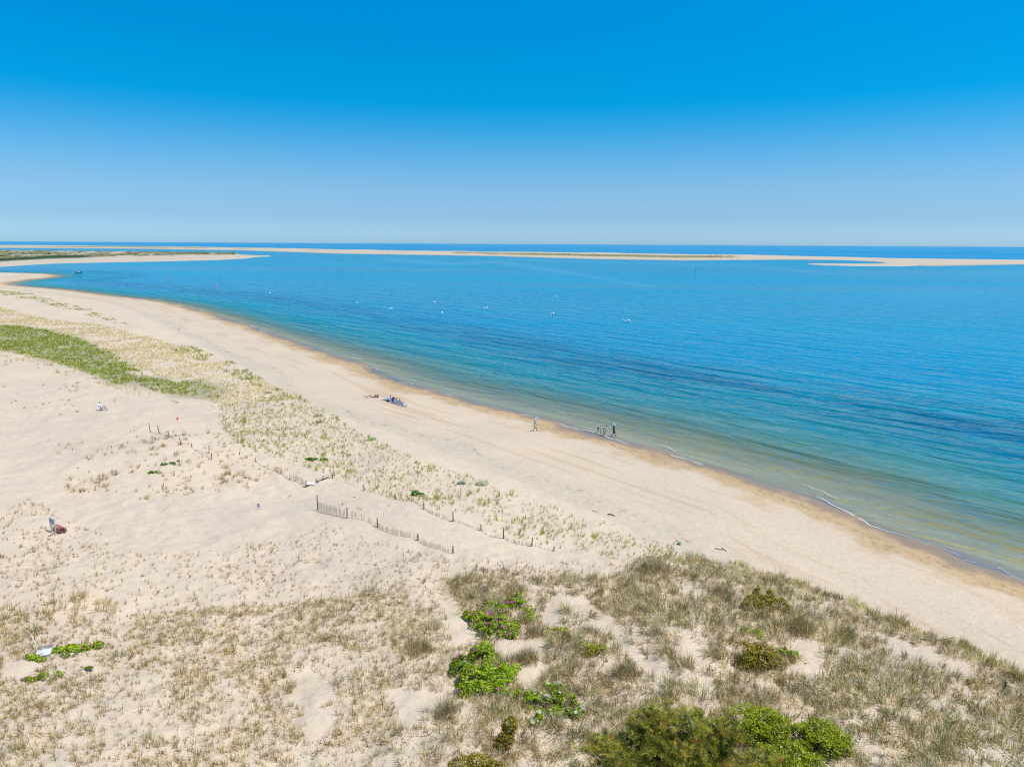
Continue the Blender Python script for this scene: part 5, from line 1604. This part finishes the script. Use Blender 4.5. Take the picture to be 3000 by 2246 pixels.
M['bluestripe'] = mat_plain('buoy_band', (.10, .16, .34), .5, .1, 4)
for a in ((1841, 939.5, 'white mooring buoy trailing a long pale float, closest of all to the dark weed', 1.6), (1621, 918, 'white mooring buoy with a short pale float drawn out beside it, seaward of the walkers', .9),
          (1630, 868, 'plain white mooring buoy, furthest out to sea of the white ones', 0), (1427, 901, 'white mooring buoy trailing a pale float, seaward of a plain pair', 1.3),
          (1295, 916, 'plain white mooring buoy, the one closer to the beach of a plain pair', 0), (1273, 885, 'plain white mooring buoy, the one further from the beach of a plain pair', 0),
          (1147, 903, 'white mooring buoy with a stubby float, next after the plain pair', .7), (1046, 887, 'plain small white mooring buoy on the far side of the one with a stubby float', 0),
          (791, 859, 'lone white mooring buoy off the bend of the beach', 0)):
    buoy(*a)
RB = (.72, .10, .12); GB = (.01, .30, .20); DB = (.03, .06, .08)
GRP = 'small coloured channel buoys'
buoy(158, 798, 'red pointed buoy between the sand hook and the motor boat', 0, 'nun', RB, GRP)
buoy(491, 812, 'red pointed buoy, further of the two beyond the bend', 0, 'nun', RB, GRP)
buoy(634, 838, 'red pointed buoy, closer of the two beyond the bend', 0, 'nun', RB, GRP)
buoy(289, 811, 'green flat topped buoy just past the motor boat', 0, 'can', GB, GRP)
buoy(534, 842, 'green flat topped buoy nearer to the beach', 0, 'can', GB, GRP)
buoy(646, 811.5, 'small dark buoy beyond the closer red one', 0, 'can', DB, GRP, .8)
buoy(2039, 793, 'dark green buoy standing alone before the outer bar', 0, 'can', (.01, .16, .13), GRP, 1.7)
buoy(2885, 857, 'small dark buoy alone on the wide pale water', 0, 'can', DB, GRP, .4)


def boat(label, px, py, rz, L, name='motor_boat', cat='boat', hullc=(.02, .026, .04)):
    x, y, z = afloat(px, py)
    o = thing(name, label, cat, (x, y, z), rz); k = L / 6.0; o.scale = (k, k, k)
    V = []; n = 12
    st = np.linspace(-3, 3, n)
    for s in st:
        f = (s + 3) / 6
        w = 1.05 * (1 - max(0, f - .45) ** 2.2 * 3.4); w = max(w, .03); sh = .62 + .38 * f ** 2; kl = -.25 + .25 * max(0, f - .7) * 3
        for yy, zz in ((-w, sh), (-w * .97, sh - .12), (-w * .82, .1), (-w * .35, -.12), (0, kl)): V.append((s, yy, zz))
        for yy, zz in ((w * .35, -.12), (w * .82, .1), (w * .97, sh - .12), (w, sh)): V.append((s, yy, zz))
    F = []
    for i in range(n - 1):
        for j in range(8):
            a = i * 9 + j; F.append((a, a + 1, a + 10, a + 9))
    F.append(tuple(range(8, -1, -1)))
    mb = MB(); mb.add(V, F); mb.build('hull', mat_plain('dark_hull_paint', hullc, .35, .1, 2), o, True)
    mb = MB(); D = []
    for s in st:
        f = (s + 3) / 6; w = max(1.05 * (1 - max(0, f - .45) ** 2.2 * 3.4), .03) * .94; D += [(s, -w, .48 + .3 * f ** 2), (s, w, .48 + .3 * f ** 2)]
    mb.add(D, [(2 * i, 2 * i + 2, 2 * i + 3, 2 * i + 1) for i in range(n - 1)]); mb.build('deck', M['white'], o)
    mb = MB(); mb.box((.15, 0, 1.0), (.75, .8, 1.0)); c = mb.build('console', M['white'], o)
    mb = MB(); mb.box((.52, 0, 1.68), (.05, .8, .42), Matrix.Rotation(-.35, 3, 'Y')); mb.build('windscreen', mat_plain('tinted_glass', (.10, .14, .18), .1, .05, 2), c)
    mb = MB(); mb.box((-.75, 0, .8), (.5, .9, .55)); mb.build('seat', M['chairgrey'], o)
    mb = MB(); mb.box((-3.2, 0, .75), (.42, .38, .62), None, None, .3); mb.box((-3.25, 0, .1), (.16, .12, .9)); mb.build('outboard_motor', mat_plain('black_cowling', (.02, .02, .025), .4, .1, 3), o)
    return o


bt = boat('dark hulled open motor boat with a white console crossing the inlet', 231, 802, .04, 5.4)
x, y, z = afloat(231, 802)
person('person in a white top standing at the console of the motor boat', (x - .42, y, z + .50), .04, 1.7, 'stand', SK3, s2l(230, 214, 224, .7), s2l(120, 120, 130, .7), hair=s2l(150, 110, 80, .6))
boat('tiny dark vessel far out near the horizon', 1441, 720.5, .2, 14, 'distant_vessel', 'vessel')

# ------------------------------------------------------------------ what grows on the far sand
def spit_scrub():
    n = 5200
    xx = rng.uniform(-200, 694, n); t = rng.uniform(.2, .97, n)
    lo = np.interp(xx, *np.array(SPIT_LO).T); up = np.interp(xx, *np.array(SPIT_UP).T)
    p = on_plane(xx, far_fix(xx, lo + (up - lo) * t))
    k = (_spit_ratio(xx, t) < -1.0) & (fbm(p[:, 0] / 22, p[:, 1] / 70, 62, 4) + sstep(350, 600, xx) * .12 > .42)
    z = spit_h(xx, t, p)
    P = np.column_stack([p, z])[k]
    t_ = Turf(); t_.add(blades(P, 9, 1.0, .34, .85, 1.7, [s2l(132, 140, 92, .5), s2l(112, 124, 80, .48), s2l(168, 160, 110, .52)], [.45, .3, .25]))
    n = 5000
    xx = rng.uniform(-1000, 2160, n); tt = rng.uniform(.32, .74, n)
    lo = np.interp(xx, *np.array(BAR_LO).T); up = np.interp(xx, *np.array(BAR_UP).T)
    p = on_plane(xx, far_fix(xx, lo + (up - lo) * tt)); z = bar_h(xx, tt, p)
    k = .5 * fbm(p[:, 0] / 60, p[:, 1] / 240, 72, 3) + .5 * fbm(p[:, 0] / 300, 0 * p[:, 1], 73, 2) > .50
    P = np.column_stack([p, z])[k]
    t_.add(blades(P, 7, 1.0, .55, .9, 3.0, [s2l(168, 170, 112, .55), s2l(190, 184, 130, .58)], [.5, .5]))
    tag(t_.build('dune_scrub', M['blade']), 'thin grey green scrub covering the far spit and outer bar', 'scrub', kind='stuff')
    DK = [s2l(70, 88, 62, .5), s2l(58, 72, 56, .48), s2l(96, 108, 76, .5)]
    BU = ((68, 749, 3.2, 2.0, 'tallest dark bush on the far spit, near its thick end'), (144, 750, 2.7, 1.9, 'dark round bush on the far spit above the green marsh strip'), (233, 744, 2.9, 1.4, 'dark bush on the skyline of the far spit, above the motor boat'),
          (28, 751, 2.6, 1.3, 'wide low dark bush beside the tallest one on the far spit'), (92, 751.5, 3.0, 1.1, 'flat dark bush between the tallest and the round one on the far spit'), (358, 750.5, 4.4, 1.1, 'long low dark bush halfway along the far spit'),
          (503, 749.5, 4.8, .9, 'long flat dark thicket towards the tip of the far spit'), (684, 743.5, 2.6, 1.4, 'dark bush at the grassy end of the far spit'), (4, 760, 3.2, 1.2, 'dark bush by the marsh strip at the edge of the picture'))
    for i, (px, py, w, h, lab) in enumerate(BU):
        yl = np.interp(px, *np.array(SPIT_LO).T); yu = np.interp(px, *np.array(SPIT_UP).T)
        tq = np.array([(py + 1.5 - yl) / (yu - yl)]); q = on_plane([px], far_fix(np.array([px]), np.array([py + 1.5]))); zz = float(spit_h(np.array([float(px)]), tq, q)[0])
        o = thing('dark_bush', lab, 'bush', (float(q[0, 0]), float(q[0, 1]), zz - .2), 0, 'dark bushes on the far spit')
        lobes = [(-w * .45, 0, h * .3, w * .6, w * .6, h * .75), (w * .3, .2, h * .4, w * .65, w * .6, h * .8), (w * .9, 0, h * .2, w * .4, w * .4, h * .5)]
        V, Q, T, C, _, _ = leaf_cloud(lobes, 900, .26, DK, [.4, .4, .2], .34, 50 + i)
        tt = Turf(); tt.add((V, Q, T, C)); tt.build('foliage', M['leaf'], o)
        stems(lobes, 6, .07).build('stems', M['bark'], o)
    yl = np.interp(575, *np.array(SPIT_LO).T); yu = np.interp(575, *np.array(SPIT_UP).T)
    q = on_plane([575], far_fix(np.array([575.]), np.array([742.]))); zz = 2.2
    o = thing('channel_beacon', 'dark beacon with rounded base and a ball on a pole, behind the far spit', 'beacon', (float(q[0, 0]), float(q[0, 1]), zz - .8))
    dk = mat_plain('beacon_black', (.015, .02, .035), .7, .2, 2)
    mb = MB(); mb.lathe([(1.7, -.5), (1.6, .6), (1.2, 1.6), (.5, 2.2), (.15, 2.4)], 12); mb.build('base', dk, o, True)
    mb = MB(); mb.tube([(0, 0, 2.2), (-.3, 0, 5.0)], .07, 6); mb.build('pole', dk, o)
    mb = MB(); mb.ball((-.3, 0, 5.2), .5, 10, 7); mb.build('ball', dk, o, True)


spit_scrub()

# ------------------------------------------------------------------ light, sky and camera
SUN_EL = math.radians(63); SUN_AZ = math.atan2(.95, -.24)          # measured from +y towards +x
w = bpy.data.worlds.new('World'); scene.world = w; w.use_nodes = True
nt = w.node_tree; nt.nodes.clear()
out = nt.nodes.new('ShaderNodeOutputWorld'); bg = nt.nodes.new('ShaderNodeBackground'); nt.links.new(bg.outputs[0], out.inputs[0])
sky = nt.nodes.new('ShaderNodeTexSky'); sky.sky_type = 'NISHITA'; sky.sun_disc = False
sky.sun_elevation = SUN_EL; sky.sun_rotation = SUN_AZ; sky.altitude = 10; sky.air_density = 1.0; sky.dust_density = .6; sky.ozone_density = 2.0
tc = nt.nodes.new('ShaderNodeTexCoord'); sx = nt.nodes.new('ShaderNodeSeparateXYZ'); nt.links.new(tc.outputs['Generated'], sx.inputs[0])
rp = nt.nodes.new('ShaderNodeValToRGB'); nt.links.new(sx.outputs[2], rp.inputs[0])
SKY_STOPS = [(0.0, (0.5348, 0.8991, 1.4901)), (0.0043, (0.5348, 0.8991, 1.4901)), (0.0341, (0.3838, 0.6438, 1.0718)), (0.0747, (0.3638, 0.6258, 0.9161)), (0.0968, (0.2983, 0.631, 0.9207)), (0.1229, (0.1985, 0.6223, 0.9077)), (0.14, (0.1234, 0.6102, 0.9127)), (0.161, (0.0436, 0.5972, 0.9286)), (0.1776, (0.005, 0.5987, 0.9402)), (0.2099, (0.002, 0.6115, 0.9471)), (0.2562, (0.0, 0.637, 0.9827)), (0.2964, (0.0, 0.6608, 1.0406)), (0.36, (0.03, 0.62, 0.94)), (0.6, (0.5, 0.85, 1.0)), (1.0, (0.7, 0.95, 1.0))]
cr = rp.color_ramp
while len(cr.elements) < len(SKY_STOPS): cr.elements.new(.5)
for e, (p, c) in zip(cr.elements, SKY_STOPS): e.position = p; e.color = (*c, 1)
mx = nt.nodes.new('ShaderNodeMix'); mx.data_type = 'RGBA'; mx.blend_type = 'MULTIPLY'; mx.inputs[0].default_value = 1.0
nt.links.new(sky.outputs[0], mx.inputs[6]); nt.links.new(rp.outputs[0], mx.inputs[7]); nt.links.new(mx.outputs[2], bg.inputs[0])
bg.inputs[1].default_value = .15

sl = bpy.data.lights.new('sun', 'SUN'); sl.energy = 4.6; sl.angle = math.radians(.53); sl.color = (1.0, .95, .87)
so = bpy.data.objects.new('sun', sl); COL.objects.link(so)
sd = Vector((math.cos(SUN_EL) * math.sin(SUN_AZ), math.cos(SUN_EL) * math.cos(SUN_AZ), math.sin(SUN_EL)))
so.rotation_euler = sd.to_track_quat('Z', 'Y').to_euler(); so.location = (60, 20, 120)

cam = bpy.data.cameras.new('camera'); co = bpy.data.objects.new('camera', cam); COL.objects.link(co)
cam.sensor_fit = 'HORIZONTAL'; cam.sensor_width = 36; cam.lens = 36 * F_PX / 3000; cam.clip_start = .5; cam.clip_end = 200000
R3 = Matrix((Vector(_R), Vector(_U), -Vector(_F))).transposed()
co.matrix_world = Matrix.Translation((0, 0, CAM_H)) @ R3.to_4x4()
scene.camera = co
scene.view_settings.view_transform = 'Standard'; scene.view_settings.look = 'None'; scene.view_settings.gamma = 1.0; scene.view_settings.exposure = 0.0
scene.render.film_transparent = False
scene.cycles.max_bounces = 8; scene.cycles.transparent_max_bounces = 12
scene.cycles.use_denoising = False
scene.cycles.filter_width = 1.2
